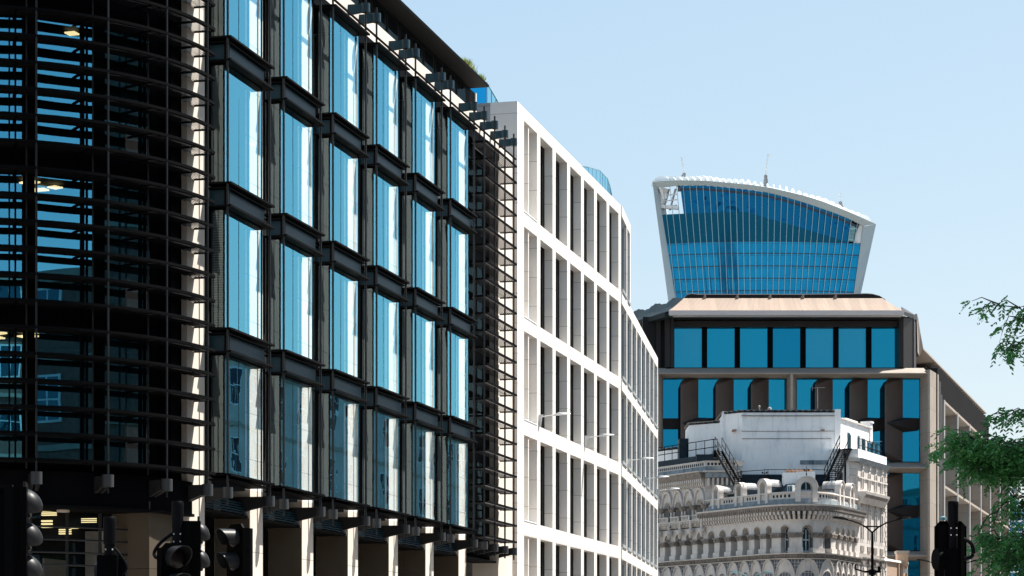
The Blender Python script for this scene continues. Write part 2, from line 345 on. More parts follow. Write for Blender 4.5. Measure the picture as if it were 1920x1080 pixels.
scene.cycles.max_bounces = 8; scene.cycles.transparent_max_bounces = 16

# ------------------------------------------------------------------ ground (below the frame, but it bounces light and carries everything)
AT = Vector((0.23741, 0.97141, 0)); AN = Vector((0.97141, -0.23741, 0)); T0 = Vector((-8.155, 66.0, 0))
def W(t, d, z): return T0 + AT * t - AN * d + Vector((0, 0, z))       # along the street, inward, up
g = MB(); g.quad((-3000, -3000, -0.12), (3000, -3000, -0.12), (3000, 3000, -0.12), (-3000, 3000, -0.12))
tag(mkobj('ground', g, MT['paving']), kind='structure')
g = MB(); g.quad(W(-140, -4.0, -0.116), W(-140, -15.0, -0.116), W(115, -15.0, -0.116), W(115, -4.0, -0.116))
tag(mkobj('road', g, MT['asphalt']), kind='structure')
g = MB(); g.box(-140, 115, -3.9, 0.6, -0.116, 0.0, W); tag(mkobj('pavement', g, MT['paving']), kind='structure')
g = MB(); g.box(-140, 115, -15.1 - 4.5, -15.1, -0.116, 0.0, W); tag(mkobj('pavement', g, MT['paving']), kind='structure')
g = MB(); g.box(-140, 115, -4.05, -3.9, -0.116, 0.012, W); g.box(-140, 115, -15.1, -14.95, -0.116, 0.012, W)
tag(mkobj('kerb', g, MT['kerb']), kind='structure')
g = MB()
for i in range(40):
    a = -130 + i * 6.0; g.quad(W(a, -9.45, -0.112), W(a, -9.55, -0.112), W(a + 3, -9.55, -0.112), W(a + 3, -9.45, -0.112))
tag(mkobj('road_marking', g, MT['paint']), kind='structure')

# ------------------------------------------------------------------ A: dark metal and glass office building
A = Thing('glass_office_building', 'dark metal and blue glass office building with curved louvred corner and projecting window bays', 'building',
          T0, math.atan2(AT.y, AT.x), local=True)
ZB, ST, NB, PER = 7.185, 4.07, 6, 4.735
bt = [0.957 + PER * i for i in range(NB)]            # first rod of every bay
RC = 6.5; CCY = 6.5                                   # curved corner: radius and centre depth
def C(phi, r, z): return (-r * math.sin(phi), CCY - r * math.cos(phi), z)
# body behind the glass: floors, lining
mb = MB()
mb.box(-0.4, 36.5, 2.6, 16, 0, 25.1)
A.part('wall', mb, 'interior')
mb = MB()                                              # floor slabs with their dark edges, straight part and corner
for k in range(-1, 5):
    z = ZB + ST * k
    mb.box(-0.2, 34.4, 1.78, 2.58, z - 0.75, z - 0.02)
    if k < 0: continue
    ring = [C(math.radians(a), 5.4, 0)[:2] for a in range(4, 150, 6)] + [(-0.4 + 0.0, 12.0)]
    mb.prism([(x, y) for x, y in ring], z - 0.62, z - 0.02)
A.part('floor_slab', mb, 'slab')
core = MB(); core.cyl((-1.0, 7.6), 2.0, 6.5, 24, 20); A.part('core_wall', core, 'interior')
lamp = MB()
rnd = random.Random(11)
def ceil_lights(n, kz, zc, seed):
    r = random.Random(seed)
    for i in range(n):
        ph = math.radians(r.uniform(35, 112)); rr = r.uniform(3.2, 4.9); x, y, _ = C(ph, rr, 0)
        z = zc - 0.03; wv = r.choice([0.3, 0.4, 0.5]); an = r.uniform(-0.2, 0.2)
        ux, uy = math.cos(an + 1.33), math.sin(an + 1.33)
        for q in range(3):
            o = (q - 1) * 0.11
            p = [(x - uy * o - ux * wv / 2 + uy * 0.035, y + ux * o - uy * wv / 2 - ux * 0.035), (x - uy * o + ux * wv / 2 + uy * 0.035, y + ux * o + uy * wv / 2 - ux * 0.035),
                 (x - uy * o + ux * wv / 2 - uy * 0.035, y + ux * o + uy * wv / 2 + ux * 0.035), (x - uy * o - ux * wv / 2 - uy * 0.035, y + ux * o - uy * wv / 2 + ux * 0.035)]
            lamp.prism(p, z - 0.04, z)
for k, n in ((0, 8), (1, 4), (2, 4), (3, 1)): ceil_lights(n, k, ZB + ST * k - 0.64, 40 + k)
ceil_lights(4, 9, ZB + ST - 0.64, 77)
A.part('ceiling_light', lamp, 'lamp')
def to_local(u, v, Y):
    p = P(u, v, Y) - T0; return p.dot(AT), -p.dot(AN), p.z
for u, v, wv, hh in ((92, 963, .42, .07), (88, 984, .30, .10), (122, 998, .34, .07), (168, 977, .46, .06), (238, 966, .28, .12), (240, 986, .28, .08), (140, 990, .2, .02)):
    t_, d_, z_ = to_local(u, v, 65.6 if u > 200 else 66.5); m = MB()
    for q in range(3): m.box(t_ - .05, t_ + .05, d_ - wv / 2, d_ + wv / 2, z_ + (q - 1) * hh * .8, z_ + (q - 1) * hh * .8 + hh * .45)
    A.part('ceiling_light', m, 'lamp')
for u, v, wv, hv in ((185, 1030, .8, 1.0), (236, 1050, .5, .9)):
    t_, d_, z_ = to_local(u, v, 66.2); m = MB(); m.box(t_, t_ + .06, d_ - wv / 2, d_ + wv / 2, z_ - hv, z_ + hv * .5); A.part('interior_panel', m, 'panel_in')

# stone piers
def pier(t0, t1, z1=22.85, d0=0.636, d1=1.76):
    m = MB(); m.box(t0, t1, d0, d1, 0, z1); return m
piers = [(-0.5, 0.83)] + [(b + 3.5 + 0.0675, b + 3.5 + 1.1675) for b in bt]
for i, (a, b) in enumerate(piers):
    if i == 0: m = pier(a, b, 22.85, 0.636, 0.80); m.box(a, b, 0.801, 1.76, 0, 6.15)
    else:
        m = MB(); m.box(a, b, 0.636, 1.76, 0, 7.0); c_ = MB(); c_.box(a - 0.24, b, 0.636, 1.76, 7.001, 22.85); A.part('pier_cladding', c_, 'clad')
    A.part('stone_pier', m, 'stone_a')
    if i:                                                   # panels added on the pier side; its shade is put into their colour
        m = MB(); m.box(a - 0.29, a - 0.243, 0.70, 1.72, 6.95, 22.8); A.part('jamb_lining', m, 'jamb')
        m = MB(); m.box(a - 0.05, a - 0.003, 0.64, 1.72, 0, 6.16); A.part('jamb_lining', m, 'shopstone')  # added brown panel; shade under the soffit put into its colour
m = MB(); m.box(-1.2, 0.8, 0.82, 1.5, 6.9, 22.9); A.part('corner_lining', m, 'dark')
A.part('stone_pier', pier(34.55, 37.0, 23.6), 'stone_a')
m = MB(); m.prism([(-2.3, 1.0), (-0.53, 0.75), (-0.53, 1.9), (-2.0, 2.2)], 0, 6.2); A.part('stone_pier', m, 'shopstone')  # pier in the darkened stone copy, shade included in its colour
# recess wall between piers: dark glazing at street level and above
m = MB()
for a, b in zip(piers[:-1], piers[1:]):
    m.quad((a[1], 1.74, 0), (b[0], 1.74, 0), (b[0], 1.74, 6.15), (a[1], 1.74, 6.15))
m.quad((piers[-1][1], 1.74, 0), (34.55, 1.74, 0), (34.55, 1.74, 6.15), (piers[-1][1], 1.74, 6.15))
A.part('shopfront', m, 'glass_shop', recalc=False)
m = MB()
for a, b in zip(piers[:-1], piers[1:]):
    m.box(a[1], b[0], 1.70, 1.76, 3.0, 3.1); m.box((a[1] + b[0]) / 2 - .04, (a[1] + b[0]) / 2 + .04, 1.70, 1.76, 0, 6.15)
A.part('shopfront_frame', m, 'dark')
m = MB()
for a, b in zip(piers[:-1], piers[1:]): m.box(a[1], a[1] + 0.75, 1.2, 1.69, 0, 6.15)
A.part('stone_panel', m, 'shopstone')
# soffit with slatted vents above the shopfronts
m = MB(); m.box(0.85, 34.5, 0.70, 1.76, 6.17, 6.24)
A.part('soffit', m, 'dark2')
for a, b in zip(piers[:-1], piers[1:]):
    m = MB()
    for j in range(5):
        zz = 6.28 + j * 0.075; d = 0.74 + j * 0.02
        m.box(a[1] + 0.05, b[0] - 0.05, d, d + 0.06, zz, zz + 0.035)
    A.part('vent_grille', m, 'spandrel')

# one window bay, built once and copied to the 6 x 4 grid
def bay_parts(full=True):
    fr = MB()
    fr.box(-0.06, 3.62, -0.12, 0.62, -0.055, 0.0)                       # top plate of the assembly
    fr.box(0.0, 3.40, -0.02, 0.62, -0.17, -0.13)                        # lip below it
    if full:
        fr.box(-0.06, 3.62, -0.12, 0.62, -0.69, -0.655)
        fr.box(-0.02, 3.55, -0.10, -0.02, -0.652, -0.622)
        fr.box(0.10, 0.22, 0.02, 0.14, -0.655, -0.17)
    return fr
def bay_box():
    fr = MB(); h = ST - 0.69
    for t in (0.185, 3.27): fr.box(t, t + 0.04, 0.166, 0.206, 0.0, h)   # corner posts
    fr.box(0.185, 3.31, 0.15, 0.60, 0.0, 0.05); fr.box(0.185, 3.31, 0.15, 0.60, h - 0.05, h)
    fr.box(0.185, 0.225, 0.56, 0.62, 0, h); fr.box(3.27, 3.31, 0.56, 0.62, 0, h)
    for d in (0.56,): fr.box(1.05, 1.11, 1.66, 1.74, 0, h)
    fr.box(2.30, 2.36, 1.66, 1.74, 0, h)
    fr.box(1.365, 1.377, 0.174, 0.179, 0.05, h - .05)
    gl = MB()
    gl.quad((0.20, 0.18, 0.05), (3.29, 0.18, 0.05), (3.29, 0.18, h - .05), (0.20, 0.18, h - .05))
    gr = MB()
    gr.quad((0.20, 0.185, 0.05), (0.20, 0.60, 0.05), (0.20, 0.60, h - .05), (0.20, 0.185, h - .05))
    gs = MB(); gs.quad((3.29, 0.185, 0.05), (3.29, 0.60, 0.05), (3.29, 0.60, h - .05), (3.29, 0.185, h - .05))
    return fr, gl, gr, gs
fr, gl, gr, gs = bay_box(); plates = bay_parts(); base_pl = bay_parts(False)
sp = MB(); sp.box(0.20, 3.29, 0.10, 0.62, -0.655, -0.175)
proto = None
for i, b in enumerate(bt):
    for k in range(4):
        loc = Vector((b, 0, ZB + ST * k))
        if proto is None:
            bay = A.part('window_bay', fr, 'dark2'); A.part('pane', gl, 'glass_a', bay, recalc=False); A.part('side_pane', gr, 'glass_ret', bay, recalc=False); A.part('side_pane', gs, 'glass_ret', bay, recalc=False); proto = bay; bay.location = loc
        else:
            nb_ = copy_part(proto, A.o, loc - proto.location)
            for ch in nb_.children:                          # panes are never set perfectly true
                if ch.name.startswith('pane'): ch.rotation_euler = (rnd.uniform(-.0025, .0025), 0, rnd.uniform(-.004, .004))
sproto = lproto = None
for i, b in enumerate(bt):
    for k in range(5):
        loc = Vector((b, 0, ZB + ST * k))
        if k == 0:
            if lproto is None: lproto = A.part('ledge', base_pl, 'dark'); lproto.location = loc
            else: copy_part(lproto, A.o, loc - lproto.location)
        elif k < 4:
            if sproto is None:
                sproto = A.part('spandrel', plates, 'dark2'); A.part('panel', sp, 'spandrel', sproto); sproto.location = loc
            else: copy_part(sproto, A.o, loc - sproto.location)
m = MB()
for i in range(46): m.box(bt[0] + 0.26, bt[0] + 0.30, 0.22, 0.60, ZB + ST + 0.08 + i * 0.07, ZB + ST + 0.10 + i * 0.07)
A.part('blind', m, 'blind')
# top: lower plate only, bright sunlit edge, stone upstand behind
m = MB()
for b in bt: m.box(b - 0.06, b + 3.62, -0.12, 0.62, 22.765, 22.82)
A.part('ledge', m, 'dark2')
m = MB(); m.box(-0.3, 34.9, -0.06, 0.0, 22.96, 23.01)
A.part('rail', m, 'dark')
m = MB(); m.box(-0.5, 34.5, 0.60, 0.88, 23.30, 24.02); fm = MB(); fm.box(-0.5, 34.5, 0.58, 0.88, 22.86, 23.29); A.part('fascia', fm, 'dark'); A.part('stone_band', m, 'stone_a')
# attic storey and roof slab
m = MB(); m.box(-0.4, 31.85, 0.95, 2.5, 22.9, 25.1); A.part('attic_wall', m, 'dark')
m = MB(); m.box(31.86, 32.0, 0.90, 2.5, 23.72, 25.1); A.part('attic_end', m, 'stone_a')
for j in range(19):
    t = 0.4 + j * 1.58
    m = MB(); m.box(t, t + 1.5, 0.90, 0.949, 24.05, 25.05)
    wf = A.part('attic_window', m, 'dark2')
    q = MB(); q.quad((t + .12, 0.885, 24.15), (t + 1.3, 0.885, 24.15), (t + 1.3, 0.885, 24.95), (t + .12, 0.885, 24.95)); A.part('pane', q, 'glass_shop', wf, recalc=False)
m = MB()
m.loft([[(t, 0.2, 25.13), (t, 0.16, 25.20), (t, 0.9, 25.42), (t, 16, 25.42), (t, 16, 25.1), (t, 1.0, 25.12)] for t in (-0.5, 31.2)])
A.part('roof', m, 'roof_dk')

# tension rods, brackets
rods_t = [b + x for b in bt for x in (0.0, 3.5)]
m = MB(); m.cyl((0, 0), 0.036, 6.3, 24.0, 8)
rp = A.part('tension_rod', m, 'rod', smooth=True); rp.location = (rods_t[0], 0, 0)
for t in rods_t[1:]: copy_part(rp, A.o, (t - rods_t[0], 0, 0))
lt = [29.72, 31.42, 33.13, 34.66]
for t in lt: copy_part(rp, A.o, (t - rods_t[0], 0, 0))
def bracket(zc, deep, dir_up):
    m = MB()
    m.loft([[(-0.06, 0.10, zc - 0.14), (-0.06, 0.10, zc + 0.14), (-0.06, 1.5, zc + (0.14 if not dir_up else deep)), (-0.06, 1.5, zc - (deep if not dir_up else 0.14))],
            [(0.06, 0.10, zc - 0.14), (0.06, 0.10, zc + 0.14), (0.06, 1.5, zc + (0.14 if not dir_up else deep)), (0.06, 1.5, zc - (deep if not dir_up else 0.14))]])
    c = MB(); c.cyl((0, 0), 0.145, zc - 0.15, zc + 0.15, 20)
    return m, c
for zc, deep, up in ((6.65, 0.45, False), (23.65, 0.30, False)):
    a, c = bracket(zc, deep, up)
    bp = A.part('bracket', a, 'arm' if zc < 10 else 'spandrel'); A.part('boss', c, 'boss' if zc < 10 else 'boss_top', bp, smooth=True); bp.location = (rods_t[0], 0, 0)  # top arms take a bluish tone as painted sky reflection
    for t in rods_t[1:] + lt: copy_part(bp, A.o, (t - rods_t[0], 0, 0))

# straight louvre stack at the far end
def slats_straight(t0, t1):
    m = MB()
    m.box(t0, t1, -0.13, -0.06, 0.0, 0.075)                              # nose
    m.box(t0, t0 + 0.05, -0.06, 0.62, 0.0, 0.075)
    m.box(t1 - 0.05, t1, -0.06, 0.60, 0.0, 0.06)
    n_ = MB()
    for j in range(7):
        d = -0.02 + j * 0.09
        n_.loft([[(t, d, 0.0), (t, d + 0.075, 0.03), (t, d + 0.075, 0.05), (t, d, 0.02)] for t in (t0 + 0.05, t1 - 0.05)])
    return m, n_
sl_a, sl_b = slats_straight(29.75, 34.72)
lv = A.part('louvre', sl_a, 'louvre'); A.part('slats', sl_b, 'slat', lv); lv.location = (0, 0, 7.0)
for k in range(1, 24): copy_part(lv, A.o, (0, 0, 0.6783 * k))
m = MB()                                                                  # dark glazed wall behind
m.box(29.0, 34.5, 1.0, 1.70, 6.3, 22.9)
A.part('wall', m, 'dark')
for k in range(4):
    for j in range(3):
        t = 28.9 + j * 1.75
        q = MB(); q.quad((t, 0.985, ZB + ST * k + .1), (t + 1.45, 0.985, ZB + ST * k + .1), (t + 1.45, 0.985, ZB + ST * k + 3.0), (t, 0.985, ZB + ST * k + 3.0))
        A.part('window', q, 'glass_c' if j == 0 else 'glass_shop', recalc=False)

# curved louvres round the corner
def slats_curved(a0=0.0, a1=132.0):
    m = MB(); ang = [math.radians(a0 + (a1 - a0) * i / 72) for i in range(73)]
    for r0, r1, z0, z1 in [(6.40, 6.50, 0.0, 0.075)]:
        m.loft([[C(a, r1, z0), C(a, r1, z1), C(a, r0, z1), C(a, r0, z0)] for a in ang])
    n_ = MB()
    for j in range(7):
        r = 6.37 - j * 0.085
        n_.loft([[C(a, r, 0.0), C(a, r - 0.065, 0.035), C(a, r - 0.065, 0.055), C(a, r, 0.02)] for a in ang])
    m.loft([[C(a, 6.45, 0.0), C(a, 6.45, 0.05), C(a, 5.80, 0.05), C(a, 5.80, 0.0)] for a in (ang[0] - 0.008, ang[0])])
    for a in range(9, 132, 17):
        a = math.radians(a); m.loft([[C(x, 6.42, 0.0), C(x, 6.42, 0.05), C(x, 5.5, 0.05), C(x, 5.5, 0.0)] for x in (a - 0.006, a + 0.006)])
    return m, n_
sl_a, sl_b = slats_curved()
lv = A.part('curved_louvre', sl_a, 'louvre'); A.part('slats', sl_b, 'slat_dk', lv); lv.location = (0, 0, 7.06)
for k in range(1, 25): copy_part(lv, A.o, (0, 0, 0.6783 * k))
for j in range(8):
    ph = math.radians(4.3 + 17.1 * j)
    c = MB(); x, y, _ = C(ph, 6.47, 0); c.cyl((x, y), 0.031, 6.3, 24.0, 8); A.part('tension_rod', c, 'rod', smooth=True)
    if j:
        ph2 = ph + math.radians(1.6); c = MB(); x2, y2, _ = C(ph2, 5.95, 0); c.cyl((x2, y2), 0.026, 6.9, 24.0, 8); A.part('tension_rod', c, 'rod', smooth=True)
    zc = 6.62; arm = MB(); tx, ty = math.cos(ph), -math.sin(ph)
    def R(r, s, z, ph=ph): x, y, _ = C(ph, r, 0); return (x + math.cos(ph) * s, y - math.sin(ph) * s, z)
    for s0, s1 in ((-0.13, -0.03), (0.03, 0.13)):
        arm.loft([[R(6.36, s, zc - 0.13), R(6.36, s, zc + 0.14), R(5.4, s, zc + 0.14), R(5.4, s, zc - 0.52)] for s in (s0, s1)])
    ar = A.part('bracket', arm, 'arm'); c = MB(); c.cyl((x, y), 0.15, zc - 0.16, zc + 0.16, 20); A.part('boss', c, 'boss', ar, smooth=True)
# glazing drum behind the louvres: flat panes between dark mullions
pane = MB(); mul = MB()
for j in range(7):
    a0, a1 = math.radians(16.4 + 19.8 * j), math.radians(16.4 + 19.8 * (j + 1))
    for k in range(-1, 4):
        z0, z1 = ZB + ST * k + 0.02, ZB + ST * (k + 1) - 0.78
        b0, b1 = a0 + math.radians(1.9), a1 - math.radians(1.9)
        q = MB(); q.quad(C(b0, 5.55, z0), C(b1, 5.55, z0), C(b1, 5.55, z1), C(b0, 5.55, z1))
        if k >= 0: A.part('pane', q, 'glass_c', recalc=False)
    m = MB()
    for da, wv in ((0.0, 0.30), (3.6, 0.045), (5.2, 0.04)):
        ph = a0 + math.radians(da); x, y, _ = C(ph, 5.57, 0); ux, uy = math.cos(ph) * wv / 2, -math.sin(ph) * wv / 2; ix, iy = math.sin(ph) * 0.12, math.cos(ph) * 0.12
        m.prism([(x - ux, y - uy), (x + ux, y + uy), (x + ux + ix, y + uy + iy), (x - ux + ix, y - uy + iy)], 6.9, 23.6)
    A.part('mullion', m, 'dark')
    for k in range(0, 5):
        z = ZB + ST * k
        q = MB(); q.loft([[C(a, 5.60, z - 0.78), C(a, 5.60, z + 0.02), C(a, 5.50, z + 0.02), C(a, 5.50, z - 0.78)] for a in (a0, a1)]); A.part('fascia_panel', q, 'dark')
m = MB(); ang = [math.radians(3 + i * 3) for i in range(45)]
m.loft([[C(a, 5.95, 5.98), C(a, 5.95, 6.86), C(a, 5.6, 6.86), C(a, 5.6, 5.98)] for a in ang]); A.part('ring_beam', m, 'dark')
m = MB(); m.loft([[C(a, 6.02, 5.90), C(a, 6.02, 5.98), C(a, 4.6, 5.98), C(a, 4.6, 5.90)] for a in ang]); A.part('soffit', m, 'dark2')
for a in (46, 58, 70.5, 83, 95):
    x, y, _ = C(math.radians(a), 5.35, 0); m = MB(); m.cyl((x, y), 0.17, 5.84, 5.897, 16); A.part('soffit_light', m, 'downlight')
# street level behind: glass drum and horizontal rails
for j in range(8):
    a0, a1 = math.radians(30 + 12 * j), math.radians(30 + 12 * (j + 1))
    q = MB(); q.quad(C(a0, 4.75, 0), C(a1, 4.75, 0), C(a1, 4.75, 5.9), C(a0, 4.75, 5.9)); A.part('pane', q, 'glass_shop', recalc=False)
    m = MB(); x, y, _ = C(a0, 4.76, 0); m.cyl((x, y), 0.045, 0, 5.9, 6); A.part('mullion', m, 'rod')
for k in range(9):
    z = 5.46 - k * 0.335; m = MB(); m.tube([C(math.radians(24 + i * 3), 5.25, z) for i in range(35)], 0.028, 6); A.part('rail', m, 'rod')
m = MB()
for i in range(3):
    x, y, _ = C(math.radians(42 + i * 1.5), 3.9 - i * .1, 0); m.box(x, x + 1.4, y, y + 0.05, 2 + i * .9, 2.9 + i * .9)
A.part('interior_panel', m, 'fascia')
# plants on the roof edge
def tuft(mb, c, h, n, spread, rr):
    for _ in range(n):
        a = rr.uniform(0, 2 * PI); r = spread * math.sqrt(rr.random()); b = Vector((c[0] + r * math.cos(a), c[1] + r * math.sin(a), c[2]))
        d = Vector((rr.uniform(-.5, .5), rr.uniform(-.5, .5), 1)).normalized() * h * rr.uniform(0.4, 1.1); s = Vector((rr.uniform(-1, 1), rr.uniform(-1, 1), 0)).normalized() * 0.02
        mb.add([b - s, b + s, b + d * 0.6 + s, b + d], [(0, 1, 2, 3)])
mb = MB(); rr = random.Random(3)
for i in range(26): tuft(mb, W(28.3 + i * 0.1, 0.35 + rr.random() * .4, 25.3), 0.42 if i < 16 else 0.26, 24, 0.16, rr)
pb = W(29, 0.8, 25.38); tag(mkobj('roof_plant', mb, MT['grass'], None, None), 'green grassy plants growing on the roof edge of the dark glass building', 'plant')

# ------------------------------------------------------------------ B: white stone grid building
B = Thing('stone_grid_building', 'white stone office building with a square grid of tall narrow windows bending along the street', 'building', (0.23, 103.2, 0))
u1 = Vector((0.2384, 1, 0)).normalized(); n1 = Vector((u1.y, -u1.x, 0))
u2 = Vector((0.1312, 1, 0)).normalized(); n2 = Vector((u2.y, -u2.x, 0))
def B1(y, d, z):                                   # y = world depth of the point on the facade line, d inward
    return Vector((0.2384 * y - 24.374, y, 0)) - n1 * d + Vector((0, 0, z))
def B2(y, d, z):
    return Vector((0.1312 * y - 10.786, y, 0)) - n2 * d + Vector((0, 0, z))
ROWS = [(21.68, 25.65), (17.10, 21.05), (12.63, 16.50), (8.23, 11.98), (3.60, 7.60)]
TOPZ, YB, YE, YT = 26.2, 126.3, 153.2, 131.9
bands = [(25.65, TOPZ)] + [(ROWS[i + 1][1], ROWS[i][0]) for i in range(4)] + [(3.0, 3.6)]
DP = 0.36
m = MB()
for z0, z1 in bands:
    m.hexa([B1(103.2, 0, z0), B1(YB, 0, z0), B1(YB + .1, 1.2, z0), B1(103.2, 1.2, z0), B1(103.2, 0, z1), B1(YB, 0, z1), B1(YB + .1, 1.2, z1), B1(103.2, 1.2, z1)])
pr = [107.57 + 3.117 * j for j in range(7)]
pw = 0.64
for z0, z1 in ROWS:
    m.box(103.2, 104.43, 0, 1.2, z0, z1, B1)
    for y in pr: m.box(y - pw, y, 0, 1.2, z0, z1, B1)
    m.box(104.43, pr[0] - pw, DP + 0.06, 1.2, z0, z1, B1)                      # blank stone panel of the first bay
    m.box(105.42, 105.56, 0.05, DP + 0.06, z0, z1, B1)
    m.box(104.43, pr[0] - pw, -0.03, 0.3, z0 - 0.05, z0 - 0.001, B1) if False else None
B.part('wall', m, 'stone_b')
m = MB()
for i, (z0, z1) in enumerate(bands):
    ye = YT if i == 0 else YE
    m.hexa([B2(YB, 0, z0), B2(ye, 0, z0), B2(ye, 1.2, z0), B2(YB + .1, 1.2, z0), B2(YB, 0, z1), B2(ye, 0, z1), B2(ye, 1.2, z1), B2(YB + .1, 1.2, z1)])
NB2 = 8; ys2 = [YB + (YE - YB) * i / NB2 for i in range(NB2 + 1)]
for r, (z0, z1) in enumerate(ROWS):
    for i in range(NB2):
        if r == 0 and ys2[i + 1] > YT + 2: continue
        yy = min(ys2[i + 1], YT) if r == 0 else ys2[i + 1]
        m.box(yy - 0.42, yy, 0, 0.8, z0, z1, B2)
B.part('wall', m, 'stone_b')
# end wall towards the viewer and hidden sides, roof
m = MB()
m.hexa([B1(103.205, 0.02, 0), B1(103.205, 22, 0), B1(104.2, 22, 0), B1(104.2, 1.25, 0), B1(103.205, 0.02, TOPZ - 0.004), B1(103.205, 22, TOPZ - 0.004), B1(104.2, 22, TOPZ - 0.004), B1(104.2, 1.25, TOPZ - 0.004)])
B.part('end_wall', m, 'stone_end')
m = MB()
m.hexa([B1(104.3, 1.4, 0), B1(YB, 1.4, 0), B1(YB, 22, 0), B1(104.3, 22, 0), B1(104.3, 1.4, TOPZ - .1), B1(YB, 1.4, TOPZ - .1), B1(YB, 22, TOPZ - .1), B1(104.3, 22, TOPZ - .1)])
m.hexa([B2(YB, 1.3, 0), B2(YE - .3, 1.3, 0), B2(YE - .3, 20, 0), B2(YB, 20, 0), B2(YB, 1.3, 21.75), B2(YE - .3, 1.3, 21.75), B2(YE - .3, 20, 21.75), B2(YB, 20, 21.75)])
m.hexa([B2(YB, 1.31, 21.76), B2(YT - .1, 1.31, 21.76), B2(YT - .1, 18, 21.76), B2(YB, 18, 21.76), B2(YB, 1.31, TOPZ - .1), B2(YT - .1, 1.31, TOPZ - .1), B2(YT - .1, 18, TOPZ - .1), B2(YB, 18, TOPZ - .1)])
B.part('core', m, 'interior')
m = MB(); m.hexa([B2(YT - .09, .1, 21.7), B2(YT, .1, 21.7), B2(YT, 18, 21.7), B2(YT - .09, 18, 21.7), B2(YT - .09, .1, 25.64), B2(YT, .1, 25.64), B2(YT, 18, 25.64), B2(YT - .09, 18, 25.64)])
m.hexa([B2(YE - .29, 1.21, 0), B2(YE - .01, 1.21, 0), B2(YE - .01, 20, 0), B2(YE - .29, 20, 0), B2(YE - .29, 1.21, 21.6), B2(YE - .01, 1.21, 21.6), B2(YE - .01, 20, 21.6), B2(YE - .29, 20, 21.6)])
B.part('end_wall', m, 'stone_end')
# windows
for r, (z0, z1) in enumerate(ROWS):
    for j in range(6):
        ya, yb = pr[j], pr[j + 1] - pw
        fr = MB(); fr.box(yb - 0.55, yb, DP + .02, DP + 0.30, z0, z1, B1); fr.box(ya, yb - .55, DP + .04, DP + .28, z1 - .16, z1, B1); fr.box(ya, ya + .08, DP + .04, DP + .28, z0, z1 - .16, B1)
        f = B.part('window', fr, 'iron')
        q = MB(); q.quad(B1(ya + .08, DP + .08, z0), B1(yb - .55, DP + .08, z0), B1(yb - .55, DP + .08, z1 - .16), B1(ya + .08, DP + .08, z1 - .16))
        B.part('pane', q, 'glass_b', f, recalc=False)
    sl_ = MB(); sl_.box(104.45, pr[0] - pw - .02, -0.02, 0.4, z0 + 0.002, z0 + 0.05, B1); B.part('sill', sl_, 'white')
    for i in range(NB2):
        if r == 0 and ys2[i] > YT - 1: continue
        ya, yb = ys2[i], (min(ys2[i + 1], YT) if r == 0 else ys2[i + 1]) - 0.42
        fr = MB(); d0, d1 = 0.05, 0.30
        d0, d1 = 0.14, 0.36
        fr.box(ya, ya + .16, d0, d1, z0, z1, B2); fr.box(yb - .12, yb, d0, d1, z0, z1, B2); fr.box(ya + .16, yb - .12, d0, d1, z1 - .2, z1, B2); fr.box(ya + .16, yb - .12, -0.06, d1, z0, z0 + .16, B2)
        ym = ya + (yb - ya) * .42; fr.box(ym - .07, ym + .07, d0 - .02, d1, z0 + .16, z1 - .2, B2)
        f = B.part('window', fr, 'win_grey')
        q = MB(); q.quad(B2(ya + .16, .24, z0 + .16), B2(yb - .12, .24, z0 + .16), B2(yb - .12, .24, z1 - .2), B2(ya + .16, .24, z1 - .2))
        B.part('pane', q, 'glass_b2', f, recalc=False)
# roof plant screens
m = MB(); Yg = 109.5
a = P(913, 155, Yg); zt = a.z
pl = [Vector((PX(860, Yg + .3), Yg + .3)), Vector((a.x, Yg)), Vector((a.x + 0.134 * 16, Yg + 16))]
m.quad((pl[0].x, pl[0].y, 25.9), (pl[1].x, pl[1].y, 25.9), (pl[1].x, pl[1].y, zt), (pl[0].x, pl[0].y, zt))
B.part('plant_enclosure', m, 'glass_plant', recalc=False)
m = MB(); m.quad((pl[1].x, pl[1].y, 25.9), (pl[2].x, pl[2].y, 25.9), (pl[2].x, pl[2].y, zt), (pl[1].x, pl[1].y, zt)); B.part('glass_screen', m, 'glass_screen', recalc=False)
m = MB()
for i in range(12):
    q = pl[1].lerp(pl[2], i / 11); m.box(q.x - .02, q.x + .02, q.y - .02, q.y + .02, 25.9, zt)
m.bar((pl[1].x, pl[1].y, zt), (pl[2].x, pl[2].y, zt), .05); m.bar((pl[0].x, pl[0].y, zt), (pl[1].x, pl[1].y, zt), .05)
B.part('screen_post', m, 'tw_fin')
zt2 = 27.35
cur = [(3.0, 121.8), (3.9, 122.2), (4.52, 123.0), (4.98, 125.0), (5.2, 127.0), (5.35, 128.8), (5.2, 130.5), (4.5, 131.5)]
m = MB(); m.loft([[(x, y, 25.9), (x, y, zt2)] for x, y in cur], closed=False, cap=False); B.part('glass_screen', m, 'glass_screen', recalc=False)
m = MB()
for (x, y), (x2, y2) in zip(cur[:-1], cur[1:]):
    for f in (0, .33, .66): m.box(x + (x2 - x) * f - .012, x + (x2 - x) * f + .012, y + (y2 - y) * f - .012, y + (y2 - y) * f + .012, 25.9, zt2)
    m.bar((x, y, zt2), (x2, y2, zt2), .04)
B.part('screen_post', m, 'tw_fin')

